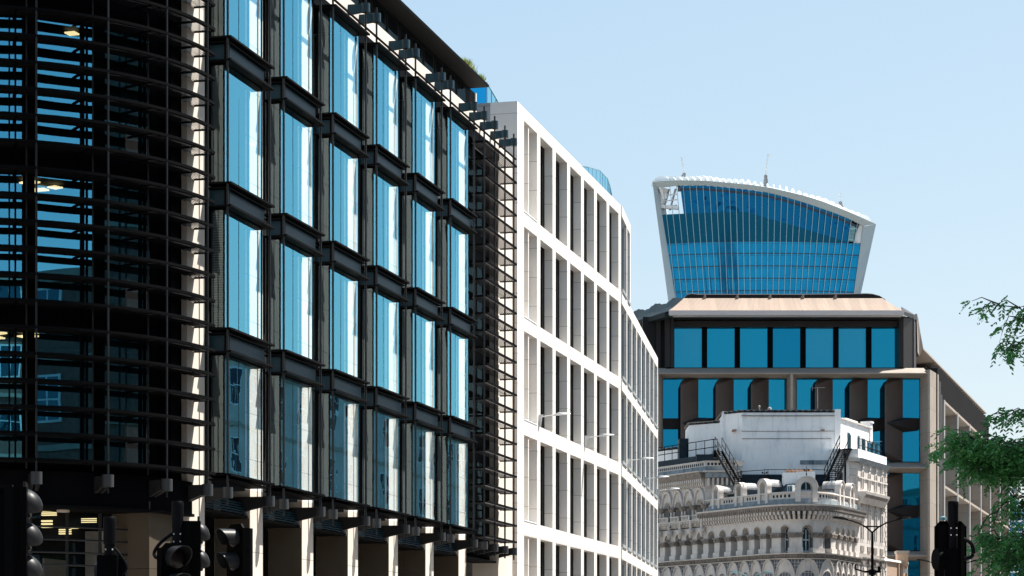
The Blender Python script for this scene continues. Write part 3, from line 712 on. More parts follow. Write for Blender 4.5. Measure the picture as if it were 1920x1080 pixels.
# wall lamps on its facade
def wall_lamp(x, y, z, label):
    t = Thing('wall_lamp', label, 'street lamp', (x, y, z), 0.0, 'lamps fixed to the white stone facade', local=True)
    m = MB(); m.loft([[(-.02, -.09, -.45), (.10, -.09, -.45), (.10, .09, -.45), (-.02, .09, -.45)], [(-.02, -.10, -.1), (.14, -.10, -.1), (.14, .10, -.1), (-.02, .10, -.1)], [(-.02, -.08, .08), (.2, -.08, .08), (.2, .08, .08), (-.02, .08, .08)]])
    t.part('wall_box', m, 'lamp_grey')
    m = MB(); m.tube([(.1, 0, -.02), (.4, 0, .03), (.75, 0, .06)], .03, 6); t.part('arm', m, 'lamp_grey')
    m = MB(); m.loft([[(.62, -.02, .03), (.62, .02, .03), (.62, .02, .07), (.62, -.02, .07)], [(.85, -.14, .05), (.85, .14, .05), (.85, .10, .17), (.85, -.10, .17)], [(1.15, -.13, .08), (1.15, .13, .08), (1.15, .07, .18), (1.15, -.07, .18)], [(1.42, -.06, .11), (1.42, .06, .11), (1.42, .03, .14), (1.42, -.03, .14)]])
    t.part('lamp_head', m, 'lamp_grey')
    return t
lamps = [(1013, 783, 107.3, 0), (1095, 822, 117.2, 0), (1176.5, 865, 129.8, 1), (1211.5, 899, 142.3, 1), (1229, 921, 152.6, 1)]
lbl = ['pale grey lamp arm above the first window column, highest of the wall lamps', 'pale grey lamp arm on the white facade above the fourth window column',
       'first pale grey lamp arm past the bend of the white facade', 'second pale grey lamp arm past the bend of the white facade', 'pale grey lamp arm at the far end of the white facade beside the ornate arches']
wl = None
for (u, v, Y, fc), lb in zip(lamps, lbl):
    p = (B2 if fc else B1)(Y, -0.0, 0); z = PZ(v, Y) + .05
    if wl is None: wl = wall_lamp(p.x, p.y, z, lb)
    else: copy_tree(wl.o, (p.x, p.y, z), label=lb)

# ------------------------------------------------------------------ the tall tower flaring upwards
YT0 = 840.0; S = YT0 / F
def TP(u, v, dy=0.0): p = P(u, v, YT0); return Vector((p.x, p.y + dy, p.z))
TW = Thing('flared_glass_tower', 'tall blue glass skyscraper that flares wider to a curved white finned roof', 'skyscraper', (PX(1430, YT0), YT0 + 20, 0))
top_edge = [(1222, 344), (1250, 343.5), (1273, 344), (1317, 346.5), (1367, 352), (1402, 356), (1438, 361), (1462, 366), (1500, 374), (1537, 384), (1570, 395), (1600, 405.5), (1642, 421)]
bot_edge = [(1233, 353), (1250, 352), (1268, 351), (1317, 352.5), (1367, 358), (1402, 362), (1438, 367.5), (1462, 373), (1500, 383), (1537, 394), (1570, 404), (1600, 414.5), (1619, 423)]
def interp(tab, u):
    for (a, b), (c, d) in zip(tab[:-1], tab[1:]):
        if u <= c: return b + (d - b) * (u - a) / (c - a)
    return tab[-1][1]
VB = 720.0                                            # image row where the visible taper is carried down to
def lx(v): return 1233 + (v - 353) * (1268 - 1233) / (556 - 353.0)
def rx(v): return 1619 + (v - 423) * (1603 - 1619) / (553 - 423.0)
def bow(u): return -6.0 * (1 - ((u - 1430) / 210.0) ** 2)      # facade bows towards the viewer
def lean(v): return (v - 350) * 0.03
NU = 40
def fac(u, v, o=0.0): return TP(u, v, bow(u) + lean(v) + o)
def strip(va, vb, o=0.0, ua=0.0, ub=1.0):
    m = MB(); loops = []
    for i in range(NU + 1):
        f = ua + (ub - ua) * i / NU; col = []
        for v in (va, vb):
            vv = v(f) if callable(v) else v
            u = lx(vv) + (rx(vv) - lx(vv)) * f
            col.append(fac(u, vv, o))
        loops.append(col)
    m.loft(loops, closed=False, cap=False); return m
def vtop(f):
    v = 380.0
    for _ in range(6): v = interp(bot_edge, lx(v) + (rx(v) - lx(v)) * f)
    return v
def vdark(f):                                          # lower edge of the sky garden glazing
    return 402 + 52 * max(0.0, min(1.0, (f - 0.42) / 0.52)) ** 0.9
TW.part('glass_facade', strip(455.5, VB), 'tw_glass', recalc=False)
TW.part('glass_facade', strip(vdark, 455.5, 0, 0.0, 0.93), 'tw_dark', recalc=False)
TW.part('glass_facade', strip(vtop, vdark, 0, 0.105, 0.93), 'tw_sky', recalc=False)
TW.part('glass_facade', strip(lambda f: vtop(f) + 6, lambda f: 452, 0, 0.93, 0.968), 'glass_screen', recalc=False)
m = MB()
for v, h in ((455.5, 1.0), (477, 1.7), (500, 1.7), (522.5, 1.7), (545, 1.7), (567, 1.7), (459, .35), (481, .35), (504, .35), (527, .35), (549, .35)):
    m = MB()
    for i in range(NU):
        pts = []
        for f in (i / NU, (i + 1) / NU):
            for vv in (v - h / 2, v + h / 2):
                u = lx(vv) + (rx(vv) - lx(vv)) * f; pts.append(fac(u, vv, -0.15))
        m.quad(pts[0], pts[2], pts[3], pts[1])
    TW.part('floor_line', m, 'tw_line', recalc=False)
m = MB()
for i in range(NU):                                    # dark band under the roof edge
    f0, f1 = 0.105 + .863 * i / NU, 0.105 + .863 * (i + 1) / NU; pts = []
    for f in (f0, f1):
        for o in (4.5, 9.0):
            vv = vtop(f) + o; u = lx(vv) + (rx(vv) - lx(vv)) * f; pts.append(fac(u, vv, -0.12))
    m.quad(pts[0], pts[2], pts[3], pts[1])
TW.part('floor_line', m, 'tw_line', recalc=False)
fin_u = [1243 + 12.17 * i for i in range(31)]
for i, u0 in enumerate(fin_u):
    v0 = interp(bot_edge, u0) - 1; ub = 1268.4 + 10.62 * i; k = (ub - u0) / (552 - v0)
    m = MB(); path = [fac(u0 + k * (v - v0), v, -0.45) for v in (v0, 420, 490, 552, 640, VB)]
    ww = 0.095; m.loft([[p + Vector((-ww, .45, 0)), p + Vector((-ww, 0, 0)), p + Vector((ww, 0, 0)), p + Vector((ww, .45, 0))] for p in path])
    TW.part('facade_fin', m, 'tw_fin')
# frame: roof edge band, left and right edges with depth
m = MB()
us = [1222 + (1642 - 1222) * i / 60 for i in range(61)]
loops = []
for u in us:
    vt = interp(top_edge, u); ui = max(1233, min(1619, 1233 + (u - 1222) * (386 / 420))); vb = interp(bot_edge, ui)
    a = fac(u, vt, -3.0); b = fac(ui, vb, -0.3)
    k5 = 4.5 * (1 - (u - 1222) / 420); loops.append([a, b, b + Vector((k5, 30, 6.2)), a + Vector((k5, 30, 6.6))])
m.loft(loops)
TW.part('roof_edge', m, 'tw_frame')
for sgn, (uo0, vo0), fu in ((-1, (1222, 344), lx), (1, (1642, 421), rx)):
    m = MB(); loops = []
    for v in (345 if sgn < 0 else 421, 400 if sgn < 0 else 440, 450, 500, 553, 640, VB):
        fo = (v - vo0) / (556 - vo0); uo = uo0 + ((1252.5 if sgn < 0 else 1614) - uo0) * fo
        a = fac(uo, v, -3.0); b = fac(fu(v), max(v, vo0 + 3), -0.3)
        k5 = 5.5 if sgn < 0 else -4.0; q = [a, b, b + Vector((k5, 34, 0)), a + Vector((k5, 36, 0))]
        loops.append(q)
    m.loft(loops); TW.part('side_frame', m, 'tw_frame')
# body and the open bays at the top corners
m = MB(); loops = []
for v in (404, 455, 552, VB):
    a, b = fac(lx(v) + 1, v, 8), fac(rx(v) - 1, v, 8); loops.append([a, b, b + Vector((-3, 28, 0)), a + Vector((5, 28, 0))])
loops2 = []
a, b = P(lx(VB), VB, YT0), P(rx(VB), VB, YT0)
loops.append([Vector((a.x, a.y + 10, 0)), Vector((b.x, b.y + 10, 0)), Vector((b.x, b.y + 36, 0)), Vector((a.x, a.y + 36, 0))])
m.loft(loops); TW.part('core', m, 'tw_line')
def member(a, b, w_, h_=None): m = MB(); m.bar(a, b, w_, h_); TW.part('roof_truss', m, 'tw_roof')
for v in (365, 375, 385): member(fac(1238, v, 3), fac(1270, v - 2, 3), .35)
for u in (1246, 1258): member(fac(u + 10, 350, 6), fac(u, 389, 6), .5)
member(fac(1238, 385, 2), fac(1272, 389, 2), 1.4, 1.2); member(fac(1239, 352, 2), fac(1247, 372, 2), 1.6); member(fac(1247, 352, 2.2), fac(1239, 380, 2.2), 1.8)
for v in (425, 445): member(fac(1588, v, 3), fac(1612, v + 1, 3), .35)
member(fac(1620, 421, 2), fac(1604, 470, 2), 2.4); member(fac(1594, 416, 2), fac(1590, 450, 2), .5)

m = MB()
m = None
for i in range(32):                                    # white roof fins, fanned like the ribs of a shell
    m = MB(); u = 1240 + 12.3 * i; v = interp(top_edge, u) + 0.8; c = fac(u, v, 3.0)
    yaw = math.radians(62) * (u - 1430) / 210.0 * -1
    hgt = 3.0 + 0.25 * math.cos(i); ln = 3.9
    d = Vector((math.sin(-yaw), math.cos(yaw), 0)); s = Vector((d.y, -d.x, 0)) * 0.16
    arc = [c + d * (ln * math.cos(PI * j / 10)) + Vector((0, 0, hgt * math.sin(PI * j / 10) - .2)) for j in range(11)]
    m.loft([[p - s for p in arc], [p + s for p in arc]])
    TW.part('roof_fin', m, 'tw_roof')
cranes = [(1277, 347, 'white roof crane with a raised jib at the left end of the tower roof', [(1277, 347), (1283, 328), (1284, 322), (1278.5, 296)]),
          (1434, 357, 'white roof crane with a raised jib at the middle of the tower roof', [(1434, 357), (1436, 340), (1435, 329), (1439, 294)]),
          (1586, 397, 'white roof crane folded low at the right end of the tower roof', [(1586, 397), (1580, 384), (1578, 374), (1577.5, 360)])]
for u, v, lb, pts in cranes:
    b = fac(u, v, 6); t = Thing('roof_crane', lb, 'crane', b, 0, 'maintenance cranes on the tower roof')
    q = [fac(a, c, 6) for a, c in pts]
    m = MB(); m.box(b.x - .9, b.x + .9, b.y - .9, b.y + .9, b.z - 1.5, b.z + 1.0); m.box(b.x - 1.3, b.x - .5, b.y - .5, b.y + .5, b.z + .2, b.z + 1.6); t.part('base', m, 'lead')
    m = MB(); m.bar(q[0], q[1], 1.0, 1.0); m.bar(q[1], q[2], 1.1, 0.9); m.box(q[1].x - .8, q[1].x + .6, q[1].y - .6, q[1].y + .6, q[1].z - .9, q[1].z + .5); t.part('turret', m, 'lead')
    m = MB(); m.bar(q[2], q[3], .45, .4); m.box(q[3].x - .35, q[3].x + .35, q[3].y - .3, q[3].y + .3, q[3].z - .2, q[3].z + .5)
    e = q[2].lerp(q[3], .5); m.bar(e - Vector((.35, 0, .4)), e + Vector((.1, 0, .4)), .5); t.part('jib', m, 'white')

# ------------------------------------------------------------------ bronze and sandstone office building
YF = 209.3
G = Thing('bronze_fin_building', 'brown sandstone office building with bronze fins, blue windows and a pink copper mansard roof', 'building', (25, 210, 0))
def Q(u, v, Y): return P(u, v, Y)
def beam(u0, u1, vt, vm, vb):
    m = MB(); a = []
    for u in (u0, u1):
        x = PX(u, YF); a.append([(x, YF + 2.2, PZ(vt, YF + 1.8)), (x, YF, PZ(vm - .8, YF)), (x, YF, PZ(vm + .8, YF)), (x, YF + 2.2, PZ(vb, YF + 2.0)), ])
    m.loft(a); return m
beams = [(689, 700, 709), (866, 877, 887), (1033, 1042, 1051), (1205, 1214, 1224)]
for vt_, vm_, vb_ in beams: G.part('stone_beam', beam(1200, 1740, vt_, vm_, vb_), 'sandstone')
def vpier(ul, uc, ur, z0, z1, flat=0.10, b=2.0):
    m = MB(); pts = [(PX(ul, YF + b), YF + b), (PX(uc, YF) - flat, YF), (PX(uc, YF) + flat, YF), (PX(ur, YF + b), YF + b)]
    m.prism(pts, z0, z1); return m
ztop = PZ(694, YF)
G.part('stone_pier', vpier(1475, 1484.5, 1494, 0, ztop - .35), 'sandstone')
G.part('stone_pier', vpier(1222, 1233, 1243, 0, ztop - .35), 'sandstone')
m = MB()                                               # corner pier with its sunlit nosing
xa = PX(1741, YF)
m.prism([(PX(1725, YF + 2), YF + 2), (xa - .06, YF), (xa + .12, YF - .02), (PX(1747.5, YF + 1.2), YF + 1.0), (PX(1760, 213), 213.0), (PX(1762, 216), 216.5), (PX(1725, 216), 216.5)], 0, ztop + .05)
G.part('stone_pier', m, 'sandstone')
m = MB(); m.box(PX(1205, 213.5), PX(1752, 213.5), 211.95, 230, 0, PZ(690, 212)); G.part('core', m, 'spandrel_dk')
# window frames, panes, spandrels and fins
frames = [(1243, 1475, [(1243.5, 1276), (1308, 1342), (1374, 1408), (1440, 1474.5)], [(1276, 1308), (1342, 1374), (1408, 1440)]),
          (1494, 1725, [(1494.5, 1528), (1560, 1593), (1625, 1659), (1691, 1724.5)], [(1528, 1560), (1593, 1625), (1659, 1691)])]
rows = [(709.5, 866, [(710, 784.5), (805, 865.5)]), (887.5, 1033, [(888, 948), (968, 1032)]), (1051.5, 1205, [(1052, 1120), (1140, 1205)])]
YG = YF + 2.15
for ul, ur, cols, fins in frames:
    for vt_, vb_, sub in rows:
        for (va, vb) in sub:
            edges = [ul] + [f[1] for f in fins] + [ur]
            for i in range(4):
                a, b = edges[i] + .4, (edges[i + 1] if i < 3 else ur) - .4
                t1_, t2_ = wrn.uniform(-.02, .02), wrn.uniform(-.02, .02); q = MB(); q.quad(Q(a, vb, YG + t1_), Q(b, vb, YG + t2_), Q(b, va, YG + t2_), Q(a, va, YG + t1_)); G.part('window', q, wrn.choice(['glass_blue', 'glass_blue', 'glass_blue2', 'glass_blue3']), recalc=False)
        q = MB(); q.box(PX(ul, YG), PX(ur, YG), YG - .12, YG + .05, PZ(sub[1][0], YG), PZ(sub[0][1], YG)); G.part('spandrel', q, 'spandrel_dk')
        for (fa, fb) in fins:
            dep = 1.5; yb, yf = YG - .03, YG - dep
            zt_, zb_ = PZ(vt_ + .3, YG), PZ(vb_ - .3, YG); h = zt_ - zb_
            xb = PX(fb, yb); xf = PX(fa, yf); xm = PX(fa + 10, yb)
            pts_f = [(xf, yf, zb_ + .10 * h), (xf, yf, zt_ - .10 * h), ((xf + xm) / 2, (yf + yb) / 2, zt_ - .03 * h), (xm, yb, zt_), (xb, yb, zt_), (xb, yb, zb_), (xm, yb, zb_), ((xf + xm) / 2, (yf + yb) / 2, zb_ + .03 * h)]
            m = MB(); zm = (PZ(sub[0][1], YG) + PZ(sub[1][0], YG)) / 2
            # one folded blade: slanted face, with curved head and foot returning to the glass
            fl = [(xb, yb, zb_), (xb, yb, zt_ - .02), (xf, yf, zt_ - .10 * h), (xf, yf, zb_ + .10 * h)]
            bk = [(x + .12, y + .06, z) for x, y, z in fl]
            m.loft([fl, bk])
            cap = [(xb, yb, zt_), (xm, yb, zt_), ((xf + xm) / 2 - .12, (yf + yb) / 2, zt_ - .035 * h), (xf, yf, zt_ - .10 * h)]
            m.loft([cap, [(x + .02, y + .10, z - .05) for x, y, z in cap]])
            cap = [(xb, yb, zb_), (xm, yb, zb_), ((xf + xm) / 2 - .12, (yf + yb) / 2, zb_ + .035 * h), (xf, yf, zb_ + .10 * h)]
            m.loft([cap, [(x + .02, y + .10, z + .05) for x, y, z in cap]])
            fo = G.part('fin', m, 'bronze')
            m = MB(); rz = (zb_ + zt_) / 2                # folded shelf across the blade at the floor line
            m.loft([[(xf + .02, yf + .04, zm - .05), (xb + .1, yb - .02, zm - .75), (xb + .1, yb - .02, zm + .55)], [(xf + .06, yf + .06, zm - .05), (PX(fb + 31, yb), yb - .02, zm - .6), (PX(fb + 31, yb), yb - .02, zm + .5)]])
            G.part('spandrel_fold', m, 'bronze_dk')
# penthouse under the copper roof
YP = 211.2
m = MB()
for i in range(7):
    ul = 1264.5 + 61.6 * i; q = MB(); a, b = ul, ul + 51.5
    q.quad(Q(a, 689, YP + 1.2), Q(b, 689, YP + 1.2), Q(b, 612, YP + 1.2), Q(a, 612, YP + 1.2)); G.part('window', q, wrn.choice(['glass_blue', 'glass_blue', 'glass_blue2', 'glass_blue3']), recalc=False)
m = MB(); m.box(PX(1205, YP + 1.5), PX(1705, YP + 1.5), YP + 1.25, 228, PZ(692, YP), PZ(590, YP)); G.part('penthouse_wall', m, 'spandrel_dk')
for i in range(6):
    u = 1264.5 + 61.6 * i + 51.8; m = MB(); m.box(PX(u, YP + 1.1), PX(u + 9.4, YP + 1.1), YP + .9, YP + 1.24, PZ(689, YP), PZ(611, YP)); G.part('mullion', m, 'dark')
for ul, ur, y0, y1 in ((1232, 1240, YP + .9, YP + 2), (1247, 1256, YP - .2, YP + 2), (1257, 1263.5, YP - .1, YP + 1.3), (1686, 1693, YP - .1, YP + 1.3)):
    m = MB(); m.box(PX(ul, YP), PX(ur, YP), y0, y1, PZ(689, YP), PZ(593, YP)); G.part('corner_post', m, 'bronze_dk')
m = MB(); m.prism([(PX(1694, YP - .1), YP - .1), (PX(1713, 213), 213), (PX(1719.5, 216), 216.5), (PX(1690, 216), 216.5)], PZ(700, YP), PZ(584, YP) - .4); G.part('corner_panel', m, 'bronze_dk')
m = MB(); m.prism([(PX(1713.5, 212.9), 212.9), (PX(1714.5, 212.9), 212.9), (PX(1714.5, 213.1), 213.2), (PX(1713.5, 213.1), 213.2)], PZ(690, YP), PZ(590, YP)); G.part('corner_joint', m, 'fascia')
ze, zf = PZ(583, YF), PZ(593, YF)
m = MB()                                               # fascia with mitred corner
m.loft([[(PX(u1_, YF), YF + .5, zf - .0), (PX(u2_, YF), YF - .3, zf + .08), (PX(u2_, YF), YF - .35, ze), (PX(u1_, YF), YF + .5, ze + .02)] for u1_, u2_ in ((1260, 1253.5), (1690, 1694.5))])
G.part('fascia', m, 'fascia')
m = MB(); m.box(PX(1256, YF), PX(1694, YF), YF + .5, YP + 1.3, zf + .02, zf + .18); m.box(PX(1262, YP), PX(1690, YP), YP + .6, YP + 1.3, PZ(611, YP), PZ(600, YP)); G.part('soffit', m, 'bronze_dk')
m = MB()                                               # copper mansard, slightly bellied, panel by panel
def rowpts(u, f):                                      # f 0 eave .. 1 top
    v = 582 + (559.2 - 582) * f; y = YF - .3 + 2.6 * f + .25 * math.sin(PI * f); return P(u, v, y)
for i in range(42):
    ua0, ua1 = 1254 + (1693.5 - 1254) * i / 42, 1254 + (1693.5 - 1254) * (i + .985) / 42
    ub0, ub1 = 1282 + (1655 - 1282) * i / 42, 1282 + (1655 - 1282) * (i + .985) / 42
    loops = []
    for f in (0, .25, .5, .75, 1):
        e = f if i > 20 else f
        g_ = (f ** 0.85)
        ua = ua0 + (ub0 - ua0) * g_; ub = ua1 + (ub1 - ua1) * g_; a = rowpts(ua, f); b = rowpts(ub, f); dz = Vector((0, .12, -.08))
        loops.append([a, b, b + dz, a + dz])
    m.loft(loops)
G.part('roof', m, 'copper')
m = MB(); a, b = rowpts(1254, 0), rowpts(1693.5, 0); c, d = rowpts(1655, 1), rowpts(1282, 1); dd = Vector((0, .2, -.12))
m.loft([[a + dd, b + dd, c + dd, d + dd], [a + Vector((0, 6, 0)), b + Vector((0, 6, 0)), c + Vector((0, 6, -1)), d + Vector((0, 6, -1))]]); G.part('roof_deck', m, 'bronze_dk')
zg = rowpts(1400, 1).z
for i in range(5):
    u = 1321.5 + 61.2 * i; m = MB(); x = PX(u, 212); m.box(x - .07, x + .07, 211.5, 214.5, zg - .05, zg + .32); G.part('roof_rib', m, 'copper')
m = MB(); loops = []                                    # rolled ridge behind the gutter
for u, lift in ((1281, -.25), (1288, .1), (1296, .2), (1310, .13), (1500, .13), (1625, .2), (1635, .16), (1648, 0), (1658, -.3)):
    x = PX(u, 214.5); z = PZ(554.6, 214.5) + lift; loops.append([(x, 214.2, zg - .6), (x, 213.9, z - .12), (x, 214.3, z), (x, 215.5, z + .02), (x, 216.5, zg - .6)])
m.loft(loops); G.part('ridge', m, 'bronze_dk')
# left flank: metal roof slope falling away from the viewer
e0 = P(1254, 584, YF - .3); t0 = rowpts(1282, 1); k_ = Vector((-2.45, 5.8, 0)).normalized()
m = MB(); loops = []
for i in range(61):
    s = 26 * i / 60; wob = .28 * math.sin(i / 60 * 22) ** 2
    a = e0 + k_ * s; b = t0 + k_ * s + Vector((0, 0, wob)); n_ = Vector((-.92, -.39, 0)); rib = .06 if i % 2 else 0
    loops.append([a + Vector((0, 0, rib)), a.lerp(b, .5) + Vector((0, 0, -.15 + rib)), b + Vector((0, 0, rib)), b + Vector((.3, 2.5, -.5)), a + Vector((.3, 3.2, -.12))])
m.loft(loops); G.part('roof', m, 'roofmetal')
m = MB(); m.loft([[p + k_ * s for p in (e0 + Vector((-.3, -.1, -.06)), e0 + Vector((.5, .2, -.06)), e0 + Vector((.5, .2, -.42)), e0 + Vector((-.15, 0, -.42)))] for s in (.3, 26)]); G.part('fascia', m, 'roofmetal')
m = MB(); c0 = Vector((PX(1232, 213), 212.5, 0)); c1 = c0 + k_ * 24
m.prism([(c0.x, c0.y), (c1.x, c1.y), (c1.x + 12, c1.y), (c0.x + 12, c0.y)], 27, PZ(600, 212) - .1); G.part('wall', m, 'bronze_dk')
# right flank
kr = Vector((0.30, 1, 0)).normalized()
def R3(Y, d, z): return Vector((0.30 * Y - 27.87, Y, 0)) + Vector((-kr.y, kr.x, 0)) * d + Vector((0, 0, z))
fy = [231, 242.2, 253.4, 264.6, 275.0, 286.4, 298]
zlev = [27.8, 19.65, 11.7, 3.9]
for y in fy:
    m = MB(); m.box(y - .28, y + .28, -0.05, 2.4, 0, zlev[0], R3); G.part('stone_fin', m, 'sandstone')
    m = MB(); m.box(y - .31, y + .31, -0.22, -0.055, 0, zlev[0] + .02, R3); G.part('fin_edge', m, 'stone_end')
for z in zlev:
    for y0, y1 in zip(fy[:-1], fy[1:]):
        m = MB(); m.hexa([R3(y0 + .32, -.18, z - .25), R3(y1 - .32, -.18, z - .25), R3(y1 - .32, 2.4, z - .5), R3(y0 + .32, 2.4, z - .5), R3(y0 + .32, -.18, z), R3(y1 - .32, -.18, z), R3(y1 - .32, 2.4, z), R3(y0 + .32, 2.4, z)]); G.part('stone_beam', m, 'sandstone')
for r, (za, zb) in enumerate(zip(zlev[:-1], zlev[1:])):
    for y0, y1 in zip(fy[:-1], fy[1:]):
        q = MB(); q.quad(R3(y0, 2.3, zb), R3(y1, 2.3, zb), R3(y1, 2.3, za - .4), R3(y0, 2.3, za - .4)); G.part('window', q, wrn.choice(['glass_blue', 'glass_blue', 'glass_blue2', 'glass_blue3']), recalc=False)
        if y0 > 250:
            for f in (.35, .7):
                yy = y0 + (y1 - y0) * f; m = MB(); zc = zb + 4.1
                for z0, z1 in ((zb + .2, zc - .3), (zc + .3, za - .6)):
                    m.loft([[R3(yy, 2.25, z0), R3(yy, 1.2, z0 + .8), R3(yy, 1.2, z1 - .8), R3(yy, 2.25, z1)], [R3(yy + 1.6, 2.28, z0), R3(yy + .2, 1.2, z0 + .8), R3(yy + .2, 1.2, z1 - .8), R3(yy + 1.6, 2.28, z1)]])
                G.part('fin', m, 'bronze')
for u, y, wv in ((1761.8, 219, .05), (1764.6, 225, .06)):
    x = PX(u, y); m = MB(); m.box(x - .12, x + .12, y, y + .5, 0, PZ(740 if u > 1763 else 715, y)); G.part('stone_fin', m, 'stone_end')
m = MB(); m.prism([(PX(1758, 218), 218), (PX(1766, 231), 231), (PX(1740, 231), 231), (PX(1740, 218), 218)], 0, 27.5); G.part('wall', m, 'sandstone')
m = MB(); m.hexa([R3(229, 2.5, 0), R3(298.2, 2.5, 0), R3(298.2, 25, 0), R3(229, 18, 0), R3(229, 2.5, 27.8), R3(298.2, 2.5, 27.8), R3(298.2, 25, 27.8), R3(229, 18, 27.8)]); G.part('core', m, 'spandrel_dk')
# attic panels (zigzag) and eaves on the right
m = MB(); pts = []
n = 26
for i in range(n + 1):
    y = 226 + (274.5 - 226) * i / n; pts.append(R3(y, .5, 0)); pts.append(R3(y + (274.5 - 226) / n * .55, -.15, 0))
loops = [[(p.x, p.y, z) for p in pts[:-1]] for z in (27.82, 30.55)]
m.loft(loops, closed=False, cap=False); G.part('attic_panel', m, 'bronze_dk')
m = MB(); m.hexa([R3(226, 1.0, 27.8), R3(274.4, .7, 27.8), R3(274.4, 14, 27.8), R3(226, 14, 27.8), R3(226, 1.0, 30.5), R3(274.4, .7, 30.5), R3(274.4, 14, 30.5), R3(226, 14, 30.5)]); G.part('attic_wall', m, 'bronze_dk')
ea = P(1731, 655, 217.5); eb = P(1847, 773, 270.9); ka = (eb - ea).normalized(); ks = Vector((ka.y, -ka.x, 0)).normalized()
m = MB(); m.loft([[p, p - ks * 1.7 + Vector((0, 0, -.20)), p - ks * 3.0 + Vector((0, 0, -.35)), p - ks * 3.0 + Vector((0, 0, .5)), p + Vector((0, 0, .14))] for p in (ea, ea + ka * 57.5)]); G.part('roof', m, 'eave')
er = P(1721, 592, 216.3); el = P(1717, 600, 216.3)
m = MB(); m.loft([[P(1719, 588, 216.0), P(1721.3, 593, 216.3), P(1726, 625, 217.0), ea + Vector((0, 0, .14)), P(1724, 668, 217.4), P(1720.5, 660, 216.6)], [p + Vector((-.5, 1.2, -.05)) for p in (P(1719, 588, 216.0), P(1721.3, 593, 216.3), P(1726, 625, 217.0), ea + Vector((0, 0, .1)), P(1724, 668, 217.4), P(1720.5, 660, 216.6))]]); G.part('roof', m, 'eave')
m = MB(); m.loft([[P(1694, 583.5, YF), P(1713, 590, 213), P(1720, 593, 216), P(1690, 575, 216)], [p + Vector((0, 0, -.35)) for p in (P(1694, 583.5, YF), P(1713, 590, 213), P(1720, 593, 216), P(1690, 575, 216))]]); G.part('roof', m, 'bronze_dk')

# ------------------------------------------------------------------ far right: banded round building and a domed lantern behind it
Yb = 420.0; s_ = Yb / F
D = Thing('banded_round_building', 'round stepped glass building with white floor bands seen through the tree', 'building', (PX(1872, Yb), Yb, 0))
cx, cy = PX(1872, Yb), Yb
prof = [(1150, 78), (1060, 76), (1000, 70), (980, 65), (966, 60), (950, 50), (936, 40), (922, 27), (912, 20), (904, 14)]
m = MB(); m.lathe((cx, cy), [(r * s_ - .5, PZ(v, Yb)) for v, r in [(1250, 78)] + prof], 48); D.part('glass_wall', m, 'glass_far', smooth=True)
def rad(v):
    for (a, b), (c, d) in zip(prof[:-1], prof[1:]):
        if v >= c: return b + (d - b) * (a - v) / (a - c)
    return prof[-1][1]
v = 1150.0
while v > 906:
    r = rad(v) * s_; m = MB(); m.lathe((cx, cy), [(r - .6, PZ(v, Yb)), (r, PZ(v, Yb)), (r, PZ(v - 2.6, Yb)), (r - .6, PZ(v - 2.6, Yb))], 48); D.part('floor_band', m, 'white'); v -= 10.5
Yd = 700.0; s_ = Yd / F; cx, cy = PX(1902.5, Yd), Yd
D = Thing('domed_lantern_tower', 'small pale stone lantern tower with a dark dome and spire beyond the banded building', 'tower', (cx, cy, 0))
def zz(v): return PZ(v, Yd)
m = MB(); m.lathe((cx, cy), [(13 * s_, 0), (13 * s_, zz(935)), (8 * s_, zz(926)), (6 * s_, zz(925)), (6 * s_, zz(921))], 20)
for i in range(8):
    a = i * PI / 4 + .2; m.cyl((cx + 4.4 * s_ * math.cos(a), cy + 4.4 * s_ * math.sin(a)), .9 * s_, zz(921), zz(911.5), 8)
m.lathe((cx, cy), [(5.6 * s_, zz(911.5)), (6.0 * s_, zz(910.5)), (4.8 * s_, zz(909.5))], 20); D.part('stone_drum', m, 'rstone')
m = MB(); m.lathe((cx, cy), [(4.8 * s_, zz(909.5)), (4.4 * s_, zz(906.5)), (2.6 * s_, zz(904)), (1.0 * s_, zz(903)), (.8 * s_, zz(900.5)), (.45 * s_, zz(899)), (.15 * s_, zz(890))], 16); D.part('dome', m, 'slate', smooth=True)
m = MB(); m.cyl((cx, cy), 3.2 * s_, zz(921), zz(911.6), 12); D.part('lantern_core', m, 'glass_far')
# brick house beside the ornate block
H = Thing('brick_house', 'low yellow brick building with a chimney beside the ornate white block', 'building', (29.5, 186, 0))
pa, pb_ = P(1655, 1042, 184), P(1700, 1061, 191)
dv = (pb_ - pa); dv.z = 0; nn = Vector((-dv.y, dv.x, 0)).normalized()
zt_ = pa.z - .0
m = MB(); m.prism([(pa.x, pa.y), (pb_.x, pb_.y), ((pb_ + nn * 9).x, (pb_ + nn * 9).y), ((pa + nn * 9).x, (pa + nn * 9).y)], 0, zt_ - .35); H.part('wall', m, 'brick')
o_ = -nn * .15
m = MB(); m.prism([((pa + o_).x, (pa + o_).y), ((pb_ + o_).x, (pb_ + o_).y), ((pb_ + nn * 9).x, (pb_ + nn * 9).y), ((pa + nn * 9).x, (pa + nn * 9).y)], zt_ - .348, zt_ - .18); H.part('coping', m, 'alb_wall')
m = MB(); q_ = pa.lerp(pb_, .6) - nn * .0; w_ = (pb_ - pa).normalized()
for f in (.62, .72, .97):
    q_ = pa.lerp(pb_, f); m.hexa([q_ - nn * .12 - w_ * .1 - Vector((0, 0, q_.z)), q_ - nn * .12 + w_ * .1 - Vector((0, 0, q_.z)), q_ + nn * .1 + w_ * .1 - Vector((0, 0, q_.z)), q_ + nn * .1 - w_ * .1 - Vector((0, 0, q_.z))] + [Vector((p.x, p.y, zt_ - .36)) for p in (q_ - nn * .12 - w_ * .1, q_ - nn * .12 + w_ * .1, q_ + nn * .1 + w_ * .1, q_ + nn * .1 - w_ * .1)])
H.part('pilaster', m, 'brick')
